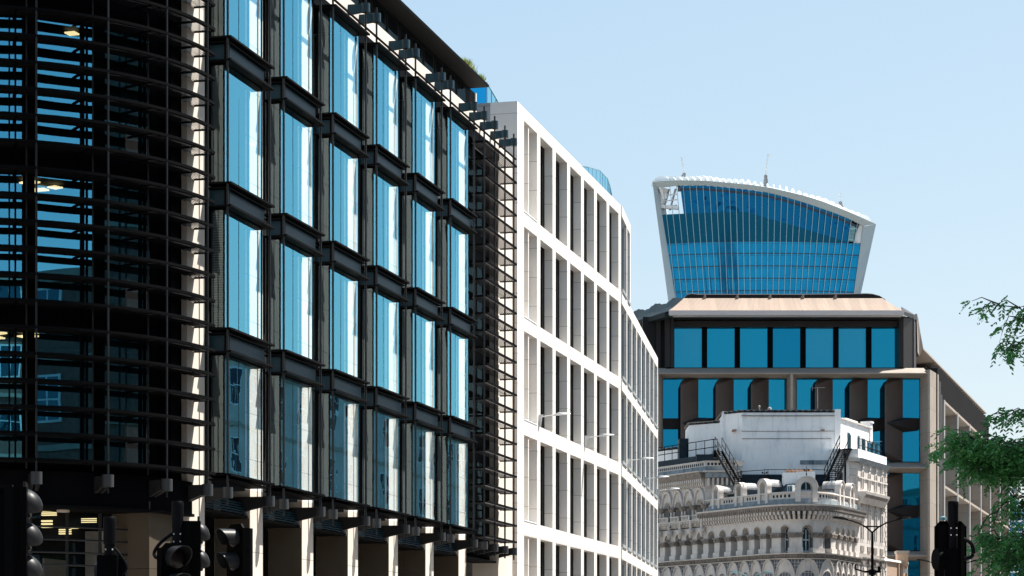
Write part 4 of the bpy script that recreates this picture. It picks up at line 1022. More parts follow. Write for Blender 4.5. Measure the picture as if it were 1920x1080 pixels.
q_ = pa.lerp(pb_, .85); m = MB(); m.box(q_.x - .28, q_.x + .35, q_.y - .12, q_.y + .1, zt_ - 1.1, zt_ - .75); H.part('sign_box', m, 'white')
c_ = P(1691, 1036, 189.5); m = MB(); m.box(c_.x - .42, c_.x + .42, c_.y - .5, c_.y + .5, zt_ - .6, c_.z - .1); ch = H.part('chimney', m, 'brick')
m = MB(); m.box(c_.x - .5, c_.x + .5, c_.y - .58, c_.y + .58, c_.z - .1, c_.z + .12); H.part('chimney_cap', m, 'rstone', ch)

# ------------------------------------------------------------------ ornate white Victorian block
V = Thing('ornate_stone_block', 'ornate weathered white Victorian stone block with arched windows and a rounded corner', 'building', (20.5, 171, 0))
ctrl = [(3.55, 198.8), (8.33, 190), (14.9, 177.9), (17.75, 172.65), (19.15, 170.8), (20.35, 170.2), (21.5, 170.35), (22.65, 171.35), (23.55, 173.2), (25.65, 177.9), (28.86, 185.0), (31.0, 189.7)]
def catmull(p, n=24):
    out = []
    for i in range(1, len(p) - 2):
        for j in range(n):
            t = j / n; a, b, c, d = [Vector(q) for q in p[i - 1:i + 3]]
            out.append(0.5 * ((2 * b) + (c - a) * t + (2 * a - 5 * b + 4 * c - d) * t * t + (3 * b - a - 3 * c + d) * t ** 3))
    out.append(Vector(p[-2])); return out
path = catmull(ctrl)
cum = [0.0]
for a, b in zip(path[:-1], path[1:]): cum.append(cum[-1] + (b - a).length)
SL = cum[-1]
def VP_(s):
    s = max(0, min(SL - 1e-6, s)); lo, hi = 0, len(cum) - 1
    while hi - lo > 1:
        mid = (lo + hi) // 2
        if cum[mid] <= s: lo = mid
        else: hi = mid
    f = (s - cum[lo]) / (cum[hi] - cum[lo]); return path[lo].lerp(path[hi], f)
def tanv(s): d = VP_(s + .25) - VP_(s - .25); return d.normalized()
def E(s, o, z):                                       # along the facade, outward, up
    p = VP_(s); t = tanv(s); return Vector((p.x + t.y * o, p.y - t.x * o, z))
def s_of(u):
    lo, hi = 0.0, SL
    for _ in range(50):
        m_ = (lo + hi) / 2; p = VP_(m_)
        if CX + F * p.x / p.y < u: lo = m_
        else: hi = m_
    return lo
def band(mb, s0, s1, prof, step=.35):
    """sweep a closed (outward, z) profile along the facade"""
    n = max(1, int(math.ceil((s1 - s0) / step))); mb.loft([[E(s0 + (s1 - s0) * i / n, o, z) for o, z in prof] for i in range(n + 1)]); return mb
def blk(mb, s0, s1, o0, o1, z0, z1):
    return mb.hexa([E(s0, o0, z0), E(s1, o0, z0), E(s1, o1, z0), E(s0, o1, z0), E(s0, o0, z1), E(s1, o0, z1), E(s1, o1, z1), E(s0, o1, z1)])
def rect(o0, o1, z0, z1): return [(o0, z0), (o1, z0), (o1, z1), (o0, z1)]
def arch_ring(mb, sc, zc, r0, r1, o0, o1, n=10, a0=0, a1=PI, pt=0.0):
    """half ring; pt > 0 pulls it to a pointed arch"""
    def q(r, a, o):
        x, y = r * math.cos(a), r * math.sin(a); y *= 1 + pt * (1 - abs(math.cos(a))) ; return E(sc + x, o, zc + y)
    mb.loft([[q(r0, a0 + (a1 - a0) * i / n, o0), q(r1, a0 + (a1 - a0) * i / n, o0), q(r1, a0 + (a1 - a0) * i / n, o1), q(r0, a0 + (a1 - a0) * i / n, o1)] for i in range(n + 1)])
def spandrel(mb, sc, zc, r, half, ztop, o0, o1, n=10, pt=0.0):
    """wall plate filling the space between an arch of radius r and a flat top, between sc-half and sc+half"""
    xs = [r * math.cos(PI * i / n) for i in range(n + 1)]; zs = [r * math.sin(PI * i / n) * (1 + pt * (1 - abs(math.cos(PI * i / n)))) for i in range(n + 1)]
    for i in range(n):
        mb.hexa([E(sc + xs[i], o0, zc + zs[i]), E(sc + xs[i + 1], o0, zc + zs[i + 1]), E(sc + xs[i + 1], o1, zc + zs[i + 1]), E(sc + xs[i], o1, zc + zs[i]),
                 E(sc + xs[i], o0, ztop), E(sc + xs[i + 1], o0, ztop), E(sc + xs[i + 1], o1, ztop), E(sc + xs[i], o1, ztop)])
    if half > r + .001:
        blk(mb, sc - half, sc - r, o0, o1, zc, ztop); blk(mb, sc + r, sc + half, o0, o1, zc, ztop)
sL, sT, sR, sE = s_of(1200), s_of(1321), s_of(1611), SL - .2
# bays: pillars between windows
pil_u = [1202, 1222, 1242, 1262.3, 1282.5, 1302.7, 1323.5, 1344.3, 1365.8, 1387.6, 1408.9, 1430.7, 1455, 1491.6, 1534.8, 1560.5]
pil_s = [s_of(u) for u in pil_u]
rp_u = [1564.5, 1575.2, 1585.3, 1595, 1604.8]
rp_s = [s_of(u) for u in rp_u]
# ---- row of arched windows (z 10.1 .. 12.43)
zs0, zpb, zped, zcapb, zcapt, zarch, zw = 10.1, 10.15, 10.47, 11.20, 11.56, 12.09, 12.44
DEP = 0.62
wall = MB()
band(wall, sL, sR, [(-1.6, 0), (-1.45, 0), (-1.45, 12.4), (-1.6, 12.4)]); V.part('inner_wall', wall, 'alb_glass')
wl_ = MB(); cap = MB(); ped = MB(); rings = MB()
def window_bay(a, b, ha, hb, dep=DEP, small=False):
    """wall, arch rings and sash between pillar centres a, b whose half widths are ha, hb"""
    l, r = a + ha, b - hb; sc, hw = (l + r) / 2, (r - l) / 2
    zsp = zarch - hw * (0.95 if hw < .45 else 0.55); sq = (zarch - zsp) / hw
    n = 10
    for i in range(n):                                  # wall above the opening
        x0, x1 = sc + hw * math.cos(PI * i / n), sc + hw * math.cos(PI * (i + 1) / n); y0, y1 = zsp + sq * hw * math.sin(PI * i / n), zsp + sq * hw * math.sin(PI * (i + 1) / n)
        wl_.hexa([E(x0, -dep, y0), E(x1, -dep, y1), E(x1, 0, y1), E(x0, 0, y0), E(x0, -dep, zw), E(x1, -dep, zw), E(x1, 0, zw), E(x0, 0, zw)])
    rings = MB()
    for k, (f, o) in enumerate(((1.0, .05), (.86, -.12), (.72, -.28), (.58, -.44))):
        if small and k: break
        pts = []
        for i in range(n + 1):
            a_ = PI * i / n; pts.append([E(sc + hw * f * math.cos(a_), o - .12, zsp + sq * hw * f * math.sin(a_)), E(sc + hw * (f + .07) * math.cos(a_), o - .12, zsp + sq * hw * (f + .07) * math.sin(a_)), E(sc + hw * (f + .07) * math.cos(a_), o, zsp + sq * hw * (f + .07) * math.sin(a_)), E(sc + hw * f * math.cos(a_), o, zsp + sq * hw * f * math.sin(a_))])
        rings.loft(pts)
    V.part('arch_moulding', rings, 'alb')
    og = -dep + .06
    if not small:
        jm = MB(); blk(jm, r - .03, r - .002, -dep + .1, -.10, zped, zcapb); jm.tube([E(r - .06, -.07, zped), E(r - .06, -.07, zcapb)], .05, 8); V.part('shaft', jm, 'granite')
    g_ = MB(); g_.add([E(l, og, zs0), E(r, og, zs0), E(r, og, zsp), E(l, og, zsp)] + [E(sc + hw * math.cos(PI * i / n), og, zsp + sq * hw * math.sin(PI * i / n)) for i in range(1, n)], [tuple(range(3 + n))] if False else [(0, 1, 2, 3), tuple([2] + list(range(4, 3 + n)) + [3])])
    f_ = MB(); fw = .045
    for x in (l + fw, sc, r - fw): blk(f_, x - fw, x + fw, og + .005, og + .06, zs0 + .12, zsp + .1)
    for z in (zs0 + .14, (zs0 + zsp) / 2 + .15): blk(f_, l + fw * 2, r - fw * 2, og + .005, og + .07, z - .04, z + .04)
    wo_ = V.part('window', f_, 'sash'); V.part('pane', g_, 'alb_glass', wo_, recalc=False)
def pillar(s, hw, cw):
    blk(wl_, s - hw, s + hw, -DEP, 0, zped, zcapb)
    blk(wl_, s - hw, s + hw, -DEP, -.001, zcapt, zw)
    global ped, cap
    ped, cap = MB(), MB()
    blk(ped, s - hw - .07, s + hw + .07, -DEP, .10, zpb - .05, zped)
    blk(cap, s - hw - .05, s + hw + .05, -DEP, .06, zcapb, zcapt - .12); blk(cap, s - hw - .12, s + hw + .12, -DEP, .14, zcapt - .12, zcapt)
    rr_ = random.Random(int(s * 100))
    for q in range(4): blk(cap, s - hw + q * hw / 2 + .02, s - hw + q * hw / 2 + hw * .38, .06, .10 + rr_.random() * .05, zcapb + .04, zcapt - .14)
    V.part('capital', cap, 'alb_dirty'); V.part('pedestal', ped, 'alb')
hws = []
for i, s in enumerate(pil_s):
    hws.append(.35 if i < 12 else (.42 if i in (12,) else (.46 if i in (13, 14) else .22)))
    pillar(s, hws[-1], 0)
for i in range(len(pil_s) - 1): window_bay(pil_s[i], pil_s[i + 1], hws[i], hws[i + 1])
for i, s in enumerate(rp_s): pillar(s, .30, 0)
for i in range(len(rp_s) - 1): window_bay(rp_s[i], rp_s[i + 1], .30, .30, .5, True)
blk(wl_, pil_s[-1], rp_s[0], -DEP, -.002, zpb, zw)
blk(wl_, rp_s[-1], sR, -DEP, -.002, zpb, zw)
V.part('wall', wl_, 'alb')
# ---- sill cornice and carved frieze, tile band with pointed arches
m = MB(); band(m, sL, sR, [(-.6, 10.0), (.30, 10.02), (.34, 10.1), (-.6, 10.12)]); band(m, sL, sR, [(-.6, 9.66), (.14, 9.68), (.18, 9.74), (-.6, 9.76)]); V.part('sill_cornice', m, 'alb')
m = MB(); band(m, sL, sR, [(-.6, 9.77), (.08, 9.77), (.22, 9.99), (-.6, 9.99)]); s = sL
rr = random.Random(5)
while s < sR: blk(m, s, s + .10, .1, .19 + rr.random() * .05, 9.80, 9.96); s += .19
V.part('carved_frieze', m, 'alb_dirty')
m = MB(); band(m, sL, sR, [(-.5, 7.5), (-.02, 7.5), (-.02, 9.66), (-.5, 9.66)]); V.part('tile_band', m, 'alb_tile')
m = MB()
s = sL
while s < sR:
    blk(m, s, s + .03, -.02, .0, 8.4, 9.66); s += .24
for z in (8.7, 8.94, 9.18, 9.42): band(m, sL, sR, [(-.02, z), (.004, z), (.004, z + .03), (-.02, z + .03)])
V.part('tile_fret', m, 'alb')
def lower_arch(a, b, big):
    sc, hw = (a + b) / 2, (b - a) / 2 - .04; zc = 8.55 if not big else 8.42; top = 9.60
    pt = top - zc
    n = 12; m = MB()
    def o_(a_): return (hw * math.cos(a_) * (1 - .12 * math.sin(2 * a_ if a_ < PI / 2 else 2 * (PI - a_))), pt * (math.sin(a_) ** 0.85))
    ri = hw * .76; zi = zc - .16
    for i in range(n):
        a0, a1 = PI * i / n, PI * (i + 1) / n; p0, p1 = o_(a0), o_(a1)
        i0, i1 = (ri * math.cos(a0), ri * math.sin(a0)), (ri * math.cos(a1), ri * math.sin(a1))
        m.hexa([E(sc + i0[0], -.4, zi + i0[1]), E(sc + i1[0], -.4, zi + i1[1]), E(sc + i1[0], .04, zi + i1[1]), E(sc + i0[0], .04, zi + i0[1]), E(sc + p0[0], -.4, zc + p0[1]), E(sc + p1[0], -.4, zc + p1[1]), E(sc + p1[0], .04, zc + p1[1]), E(sc + p0[0], .04, zc + p0[1])])
    blk(m, sc - hw, sc - ri, -.4, .04, 6.5, zi + .02); blk(m, sc + ri, sc + hw, -.4, .04, 6.5, zi + .02)
    m.loft([[E(sc + o_(PI * i / n)[0] * k, o, zc + o_(PI * i / n)[1] * k + dz) for k, o, dz in ((1, .04, 0), (1.05, .04, .03), (1.05, .15, .03), (1, .15, 0))] for i in range(n + 1)])
    for f, o in ((.92, .07), (.80, -.05), (.68, -.17)): arch_ring(m, sc, zi, ri * f, ri * (f + .09), o - .15, o, 12)
    blk(m, sc + hw - .05, sc + hw + .13, .0, .22, zc - .22, zc - .02); blk(m, sc + hw - .0, sc + hw + .08, .0, .18, zc - .32, zc - .20)
    V.part('pointed_arch', m, 'alb')
    g_ = MB(); rg = ri * .7
    g_.add([E(sc - rg, -.35, 7.0), E(sc + rg, -.35, 7.0)] + [E(sc + rg * math.cos(PI * i / 10), -.35, zi + rg * math.sin(PI * i / 10)) for i in range(11)], [tuple(range(13))]); V.part('window', g_, 'alb_glass', recalc=False)
for i in range(len(pil_s) - 1): lower_arch(pil_s[i], pil_s[i + 1], i >= 12)
for i in range(len(rp_s) - 1): lower_arch(rp_s[i], rp_s[i + 1], False)
m = MB(); band(m, sL, sE, [(-1.4, 0), (-.52, 0), (-.52, 7.6), (-1.4, 7.6)]); V.part('wall', m, 'alb')

# ---- main cornice of the lower front (from u=1321 to the tall right block)
def modillions(s0, s1, z0, z1, o, step, w):
    m = MB(); s = s0; h = z1 - z0
    while s < s1:
        a, b = s, s + w
        m.loft([[E(x, 0, z1), E(x, o, z1), E(x, o, z1 - h * .35), E(x, o * .55, z1 - h * .45), E(x, o * .5, z1 - h * .78), E(x, o * .15, z0), E(x, 0, z0)] for x in (a, b)]); s += step
    return m
sF = s_of(1319)
m = MB(); band(m, sF, sR, [(-.5, 13.40), (.62, 13.42), (.66, 13.53), (-.5, 13.58)]); band(m, sF, sR, [(-.5, 12.43), (.05, 12.43), (.08, 12.50), (-.5, 12.5)]); V.part('cornice', m, 'alb'); m = MB(); band(m, sF, sR, [(-.4, 12.5), (.02, 12.5), (.02, 13.05), (-.4, 13.05)]); V.part('cornice_frieze', m, 'soot')  # dark band standing in for shade between the modillions
m = MB(); band(m, sF, sR, [(-.4, 13.05), (.42, 13.06), (.58, 13.40), (-.4, 13.40)]); s = sF
while s < sR: blk(m, s, s + .13, .44, .56, 13.12, 13.36); s += .26
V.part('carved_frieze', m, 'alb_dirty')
V.part('modillion_row', modillions(sF, sR, 12.47, 13.05, .46, .33, .16), 'alb')
# parapet: plinth, pierced band, coping, arched dormers
m = MB(); band(m, sF + .2, sR, [(-.35, 13.55), (.05, 13.55), (.05, 13.95), (-.35, 13.95)]); V.part('parapet_plinth', m, 'alb_blue')
m = MB(); band(m, sF + .2, sR, [(-.3, 13.95), (-.02, 13.95), (-.02, 14.36), (-.3, 14.36)]); band(m, sF + .2, sR, [(-.38, 14.36), (.10, 14.36), (.08, 14.46), (-.38, 14.48)])
V.part('parapet', m, 'alb')
dorm = [(1343.6, .50, 15.42), (1386.8, .52, 15.45), (1431.5, .56, 15.5), (1512.6, .80, 15.52), (1576.8, .62, 15.5), (1595.7, .60, 15.5)]
ds = [s_of(u) for u, _, _ in dorm]
m = MB(); s = sF + .4
while s < sR - .2:                                        # dark piercings of the parapet
    if all(abs(s - d) > dd[1] + .28 for d, dd in zip(ds, dorm)):
        m.add([E(s + .10 * math.cos(2 * PI * i / 10), -.012, 14.16 + .12 * math.sin(2 * PI * i / 10)) for i in range(10)], [tuple(range(10))])
    s += .34
V.part('parapet_piercing', m, 'slate', recalc=False)
for (u, hw, zt_), s in zip(dorm, ds):
    m = MB(); ri, ro = hw * .52, hw; zc = zt_ - ro; zi = zc + .03
    arch_ring(m, s, zc, ri, ro, -.30, .10, 14); arch_ring(m, s, zc, ro * .96, ro * 1.04, -.3, .16, 14); arch_ring(m, s, zc, ri, ri * 1.12, .10, .14, 12)
    blk(m, s - ro, s - ri, -.30, .10, 13.72, zc); blk(m, s + ri, s + ro, -.30, .10, 13.72, zc)
    do = V.part('dormer', m, 'alb')
    m = MB()
    m.loft([[E(s + ro * .97 * math.cos(PI * i / 12), o, zc + ro * .97 * math.sin(PI * i / 12)) for i in range(13)] for o in (-.31, -1.25)]); V.part('dormer_roof', m, 'lead', do)
    g_ = MB(); g_.add([E(s - ri, -.27, 13.7), E(s + ri, -.27, 13.7)] + [E(s + ri * math.cos(PI * i / 10), -.27, zc + ri * math.sin(PI * i / 10)) for i in range(11)], [tuple(range(13))])
    V.part('pane' if hw > .7 else 'blind_panel', g_, 'alb_glass' if hw > .7 else 'alb', do, recalc=False)
    if hw > .7:
        f_ = MB(); blk(f_, s - .03, s + .03, -.26, -.2, 13.8, zc + ri); blk(f_, s - ri, s - .04, -.26, -.2, 14.5, 14.58); blk(f_, s + .04, s + ri, -.26, -.2, 14.5, 14.58); V.part('sash', f_, 'sash', do)
    if u in (1386.8, 1431.5, 1512.6):
        p = E(s, -.1, zt_); f_ = MB(); f_.cyl((p.x, p.y), .03, zt_ - .02, zt_ + .75, 6, .012); f_.box(p.x - .16, p.x + .16, p.y - .015, p.y + .015, zt_ + .40, zt_ + .44)
        for dx in (-.15, .15): f_.box(p.x + dx - .05, p.x + dx + .05, p.y - .02, p.y + .02, zt_ + .40, zt_ + .52)
        f_.lathe((p.x, p.y), [(.02, zt_ + .1), (.07, zt_ + .16), (.02, zt_ + .24)], 8); V.part('finial', f_, 'iron', do)
# slate roof behind the parapet, small roof dormer, chimney
m = MB(); m.loft([[E(s, -.6, 13.9), E(s, -1.6, 15.15), E(s, -2.6, 15.2), E(s, -2.6, 13.9)] for s in [sF + 2.0 + (s_of(1560) - sF - 2.0) * i / 24 for i in range(25)]]); V.part('roof', m, 'slate')
pdm = s_of(1471.5); m = MB(); blk(m, pdm - .30, pdm + .30, -1.5, -.72, 14.3, 15.0); dr = V.part('roof_dormer', m, 'sash')
g_ = MB(); blk(g_, pdm - .24, pdm - .04, -.72, -.70, 14.42, 14.9); blk(g_, pdm + .04, pdm + .24, -.72, -.70, 14.42, 14.9); V.part('pane', g_, 'alb_glass', dr)
m = MB(); blk(m, s_of(1538), s_of(1546), -1.4, -.8, 14.3, 15.0); V.part('roof_dormer', m, 'sash')
Yc = 172.6
m = MB(); m.box(PX(1469, Yc), PX(1494, Yc), Yc, Yc + .9, 15.0, PZ(886, Yc)); m.box(PX(1494, Yc), PX(1528, Yc), Yc - .15, Yc + .9, 15.0, PZ(884.5, Yc)); chs = V.part('chimney', m, 'alb_wall')
for i in range(6):
    u = 1477 + i * 8.8; x = PX(u, Yc); m = MB(); z = PZ(886, Yc); m.cyl((x, Yc + .4), .15, z, z + .12, 12, .13)
    m.loft([[(x + .15 * math.cos(a), Yc + .4 + dy, z + .12 + .14 * math.sin(a)) for a in [PI * j / 8 for j in range(9)]] for dy in (-.18, .18)]); V.part('chimney_pot', m, 'terracotta', chs)

# ---- taller left part: arcade, balconies, upper cornice
sTa = s_of(1324.5)
m = MB(); band(m, sL, sTa, [(-.8, 12.44), (-.02, 12.44), (-.02, 12.95), (-.8, 12.95)])
V.part('wall', m, 'alb')
m = MB(); band(m, sL, sTa - .05, [(-.3, 12.46), (.005, 12.46), (.005, 12.949), (-.3, 12.949)]); V.part('cornice_frieze', m, 'soot')  # near-black strip over the wall, painted shade between the modillions
V.part('modillion_row', modillions(sL, sTa - .1, 12.52, 12.95, .34, .21, .10), 'alb')
m = MB(); band(m, sL, sTa + .1, [(-.3, 12.95), (.36, 12.96), (.40, 13.04), (-.3, 13.06)]); V.part('balcony_slab', m, 'alb')
tp = [s for s, u in zip(pil_s, pil_u) if u < 1330]
for i, (a, b) in enumerate(zip(tp[:-1], tp[1:])):
    m = MB(); blk(m, a + .14, b - .22, .28, .36, 13.06, 13.36); blk(m, a + .10, b - .2, .24, .40, 13.36, 13.42); V.part('balcony', m, 'alb')
    m = MB()
    for q in range(5):
        x = a + .3 + (b - a - .75) * q / 4; m.add([E(x - .04, .365, 13.12), E(x + .04, .365, 13.12), E(x + .04, .365, 13.32), E(x - .04, .365, 13.32)], [(0, 1, 2, 3)])
    V.part('balcony_piercing', m, 'slate', recalc=False)
    # pointed arch over a triple shaft opening
    sc, hw = (a + b) / 2, (b - a) / 2; zc, top = 14.15, 15.30; n = 12; m = MB(); pt = top - zc
    def o_(a_): return (hw * .92 * math.cos(a_) * (1 - .10 * math.sin(2 * a_ if a_ < PI / 2 else 2 * (PI - a_))), pt * math.sin(a_) ** .85)
    ri = hw * .58
    for j in range(n):
        a0, a1 = PI * j / n, PI * (j + 1) / n; p0, p1 = o_(a0), o_(a1)
        m.hexa([E(sc + ri * math.cos(a0), -.5, zc + ri * .95 * math.sin(a0)), E(sc + ri * math.cos(a1), -.5, zc + ri * .95 * math.sin(a1)), E(sc + ri * math.cos(a1), .0, zc + ri * .95 * math.sin(a1)), E(sc + ri * math.cos(a0), .0, zc + ri * .95 * math.sin(a0)),
                E(sc + p0[0], -.5, zc + p0[1]), E(sc + p1[0], -.5, zc + p1[1]), E(sc + p1[0], 0, zc + p1[1]), E(sc + p0[0], 0, zc + p0[1])])
        x0, x1 = sc + hw * math.cos(a0), sc + hw * math.cos(a1)
        m.hexa([E(sc + p0[0], -.5, zc + p0[1]), E(sc + p1[0], -.5, zc + p1[1]), E(sc + p1[0], -.03, zc + p1[1]), E(sc + p0[0], -.03, zc + p0[1]), E(x0, -.5, 15.42), E(x1, -.5, 15.42), E(x1, -.03, 15.42), E(x0, -.03, 15.42)])
    m.loft([[E(sc + o_(PI * j / n)[0] * k, o, zc + o_(PI * j / n)[1] * k + dz) for k, o, dz in ((.98, .0, 0), (1.07, .0, .03), (1.07, .16, .03), (.98, .16, 0))] for j in range(n + 1)])
    for f, o in ((1.0, .06), (.82, -.08), (.66, -.2)): arch_ring(m, sc, zc, ri * f, ri * (f + .13), o - .2, o, 10)
    V.part('pointed_arch', m, 'alb')
    g_ = MB(); g_.add([E(a, -.48, 13.0), E(b, -.48, 13.0), E(b, -.48, 14.9), E(a, -.48, 14.9)], [(0, 1, 2, 3)]); V.part('window', g_, 'alb_glass', recalc=False)
for s in tp:
    m = MB()
    for ds_, o, r in ((-.20, .02, .085), (.0, .16, .10), (.20, .02, .085)):
        p = E(s + ds_, o, 0); m.cyl((p.x, p.y), r, 13.06, 13.80, 10)
    blk(m, s - .26, s + .26, -.5, -.1, 13.06, 14.15); V.part('shaft', m, 'alb')
    m = MB(); p = E(s, .08, 0)
    m.lathe((p.x, p.y), [(.22, 13.78), (.26, 13.86), (.34, 14.02), (.36, 14.05)], 10); blk(m, s - .36, s + .36, -.5, .24, 14.05, 14.15); V.part('capital', m, 'alb_dirty')
    m = MB(); p = E(s - .12, .30, 0)                       # pendant shaft under the balcony
    m.cyl((p.x, p.y), .105, 12.42, 13.02, 10); m.lathe((p.x, p.y), [(.13, 12.42), (.25, 12.32), (.25, 12.14), (.15, 12.0), (.13, 11.86), (.05, 11.70)], 10); V.part('pendant', m, 'alb')
def upper_cornice(m1, m2, m3, s0, s1):
    band(m1, s0, s1, [(-.5, 15.38), (.06, 15.4), (.06, 16.05), (-.5, 16.05)]); band(m1, s0, s1, [(-.5, 16.5), (.70, 16.52), (.74, 16.6), (-.5, 16.62)]); band(m2, s0, s1, [(-.4, 16.05), (.42, 16.06), (.66, 16.5), (-.4, 16.5)])
a, b, c = MB(), MB(), MB()
upper_cornice(a, b, c, sL, sTa); band(a, sL, sTa, [(-.3, 16.97), (.1, 16.97), (.1, 17.3), (-.3, 17.3)]); band(a, sL, sTa, [(-.36, 17.3), (.16, 17.3), (.16, 17.38), (-.36, 17.38)])
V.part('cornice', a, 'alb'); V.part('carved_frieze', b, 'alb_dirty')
m = MB(); band(m, sL, sTa - .02, [(-.3, 15.45), (.075, 15.45), (.075, 16.049), (-.3, 16.049)]); V.part('cornice_frieze', m, 'soot')  # upper cornice: gap shade added as a dark strip
V.part('modillion_row', modillions(sL, sTa - .05, 15.42, 16.05, .42, .27, .13), 'alb')
m = MB(); band(m, sL, sTa, [(-.3, 16.6), (.12, 16.6), (.06, 16.97), (-.3, 16.97)]); V.part('parapet_plinth', m, 'alb_blue')
m = MB(); s = sL
while s < sTa - .1:
    m.add([E(s + .10 * math.cos(2 * PI * i / 10), .108, 17.13 + .125 * math.sin(2 * PI * i / 10)) for i in range(10)], [tuple(range(10))]); s += .285
V.part('parapet_piercing', m, 'slate', recalc=False)
# return of the taller part facing the viewer
c0 = E(sTa, 0, 0); Yr = c0.y - .02; xr0, xr1 = c0.x - .1, PX(1394, Yr)
m = MB(); m.box(xr0, xr1 - 1.2, Yr, Yr + .6, 12.5, 15.4); m.box(xr0, xr1 - .2, Yr - .08, Yr + .5, 15.38, 16.05); m.box(xr0 - .2, xr1 - .1, Yr - .72, Yr + .5, 16.5, 16.6); m.box(xr0, xr1, Yr - .1, Yr + .3, 16.97, 17.3); m.box(xr0 - .06, xr1 + .03, Yr - .16, Yr + .3, 17.3, 17.38)
V.part('wall', m, 'alb')
m = MB(); m.box(xr0, xr1 - .15, Yr - .58, Yr + .4, 16.08, 16.49); m.box(xr0, xr1 - .1, Yr - .12, Yr + .3, 16.6, 16.969); V.part('frieze', m, 'alb_blue')
m = MB(); x = xr0 + .15
while x < xr1 - .5: m.box(x, x + .16, Yr - .5, Yr - .08, 15.5, 16.06); x += .34
V.part('modillion_row', m, 'alb')
m = MB()
for i in range(8):
    x = xr0 + .25 + i * .27
    m.add([(x + .10 * math.cos(2 * PI * j / 10), Yr - .108, 17.13 + .11 * math.sin(2 * PI * j / 10)) for j in range(10)], [tuple(range(10))])
V.part('parapet_piercing', m, 'slate', recalc=False)
m = MB(); band(m, sL, sTa - .2, [(-1.2, 17.38), (-.7, 17.38), (-.7, 17.95), (-1.2, 17.95)]); m.box(xr0 - .6, PX(1346, Yr), Yr + .5, Yr + .9, 17.38, 17.9); V.part('roof_kerb', m, 'slate')
m = MB(); m.prism([(E(sL, -1, 0).x, E(sL, -1, 0).y), (xr0, Yr + .5), (24.6, Yr + .5), (24.6, 189), (E(sL, -1, 0).x + 3, 199)], 15.6, 16.4); V.part('roof_deck', m, 'slate')

# ---- tall right block
sA, sB_ = s_of(1608.5), s_of(1663)
def flat_top(z0, z1, o0, o1, mat, name, mb=None): m = MB(); band(m, sA, sB_, rect(o0, o1, z0, z1), 2.0); V.part(name, m, mat)
Zp, Zc1, Zc0 = 18.2, 17.5, 17.15
rwin = [1616.2, 1629, 1641, 1652.5]; rs = [s_of(u) for u in rwin]
def lancets(z0, z1, hw, label, o=0.0, hood=False):
    """plain wall between z0 and z1 pierced by four narrow arched windows"""
    w_ = MB(); edges = [sA] + rs + [sB_]
    zc = z1 - .55 - hw
    prev = sA
    for s in rs:
        blk(w_, prev, s - hw, -.5, 0, z0, z1); prev = s + hw
        blk(w_, s - hw, s + hw, -.5, 0, z0, z0 + .25)
        spandrel(w_, s, zc, hw, hw, z1, -.5, 0, 8)
        r_ = MB(); arch_ring(r_, s, zc, hw, hw + .10, -.02, .10, 8); blk(r_, s - hw - .10, s - hw, .0, .10, z0 + .25, zc); blk(r_, s + hw, s + hw + .10, .0, .10, z0 + .25, zc)
        if hood: r_.loft([[E(s + x, oo, zc + hw + .12), E(s, oo, zc + hw + .55), E(s - x, oo, zc + hw + .12), E(s - x * .7, oo, zc + hw + .06), E(s, oo, zc + hw + .40), E(s + x * .7, oo, zc + hw + .06)] for oo in (0, .12) for x in (hw + .14,)])
        V.part('window_surround', r_, 'alb')
        g_ = MB(); g_.add([E(s - hw, -.3, z0 + .25), E(s + hw, -.3, z0 + .25)] + [E(s + hw * math.cos(PI * i / 8), -.3, zc + hw * math.sin(PI * i / 8)) for i in range(9)], [tuple(range(11))]); V.part('window', g_, 'sash', recalc=False)
    blk(w_, prev, sB_, -.5, 0, z0, z1); V.part('wall', w_, 'alb')
flat_top(Zc1, Zp, -.35, 0.02, 'alb_wall', 'parapet')
m = MB(); band(m, sA - .1, sB_ + .15, [(-.4, Zc0), (.12, Zc0), (.30, Zc1 - .1), (.34, Zc1), (-.4, Zc1)], 2.0); V.part('cornice', m, 'alb_blue')
lancets(15.05, Zc0, .20, '')
for s in rs: m = MB(); blk(m, s - .1, s + .1, .0, .14, Zc0 - .35, Zc0); V.part('corbel', m, 'alb')
m = MB(); band(m, sA, sB_ + .05, [(.0, 16.05), (.10, 16.06), (.10, 16.16), (.0, 16.18)], 2.0); V.part('string_course', m, 'alb')
m = MB(); band(m, sA + .1, sB_ + .35, [(-.4, 14.2), (.25, 14.2), (.42, 14.55), (.60, 14.85), (.64, 15.04), (-.4, 15.049)], 2.0); V.part('cornice', m, 'alb')
m = MB(); band(m, sA + .2, sB_ + .3, [(.3, 14.62), (.515, 14.62), (.62, 14.84), (.3, 14.84)], 2.0); V.part('carved_frieze', m, 'alb_dirty')
lancets(11.3, 14.19, .20, '', hood=True)
m = MB()
for s in rs: blk(m, s - .42, s + .42, .0, .05, 10.62, 11.05)
V.part('relief_panel', m, 'alb_dirty')
m = MB(); band(m, sA, sB_, [(-.5, 10.5), (0, 10.5), (0, 11.29), (-.5, 11.29)], 2.0); band(m, sA, sB_ + .02, [(-.4, 10.1), (.22, 10.12), (.26, 10.2), (-.4, 10.22)], 2.0); V.part('string_course', m, 'alb')
m = MB()
for s in rs: m.loft([[E(s - .45, o, 10.1), E(s + .45, o, 10.1), E(s + .28, o, 9.65), E(s - .28, o, 9.65)] for o in (.0, .16)])
V.part('bracket', m, 'alb_dirty')
lancets(6.5, 10.09, .26, '', hood=True)
m = MB(); band(m, sA, sB_, [(-.5, 0), (0, 0), (0, 6.49), (-.5, 6.49)], 2.0); V.part('wall', m, 'alb')
m = MB()                                                   # quoins
for i in range(30):
    z = 6 + i * .38
    blk(m, sB_ - (.5 if i % 2 else .32), sB_ + .03, .0, .05, z, z + .34)
V.part('quoin', m, 'alb')
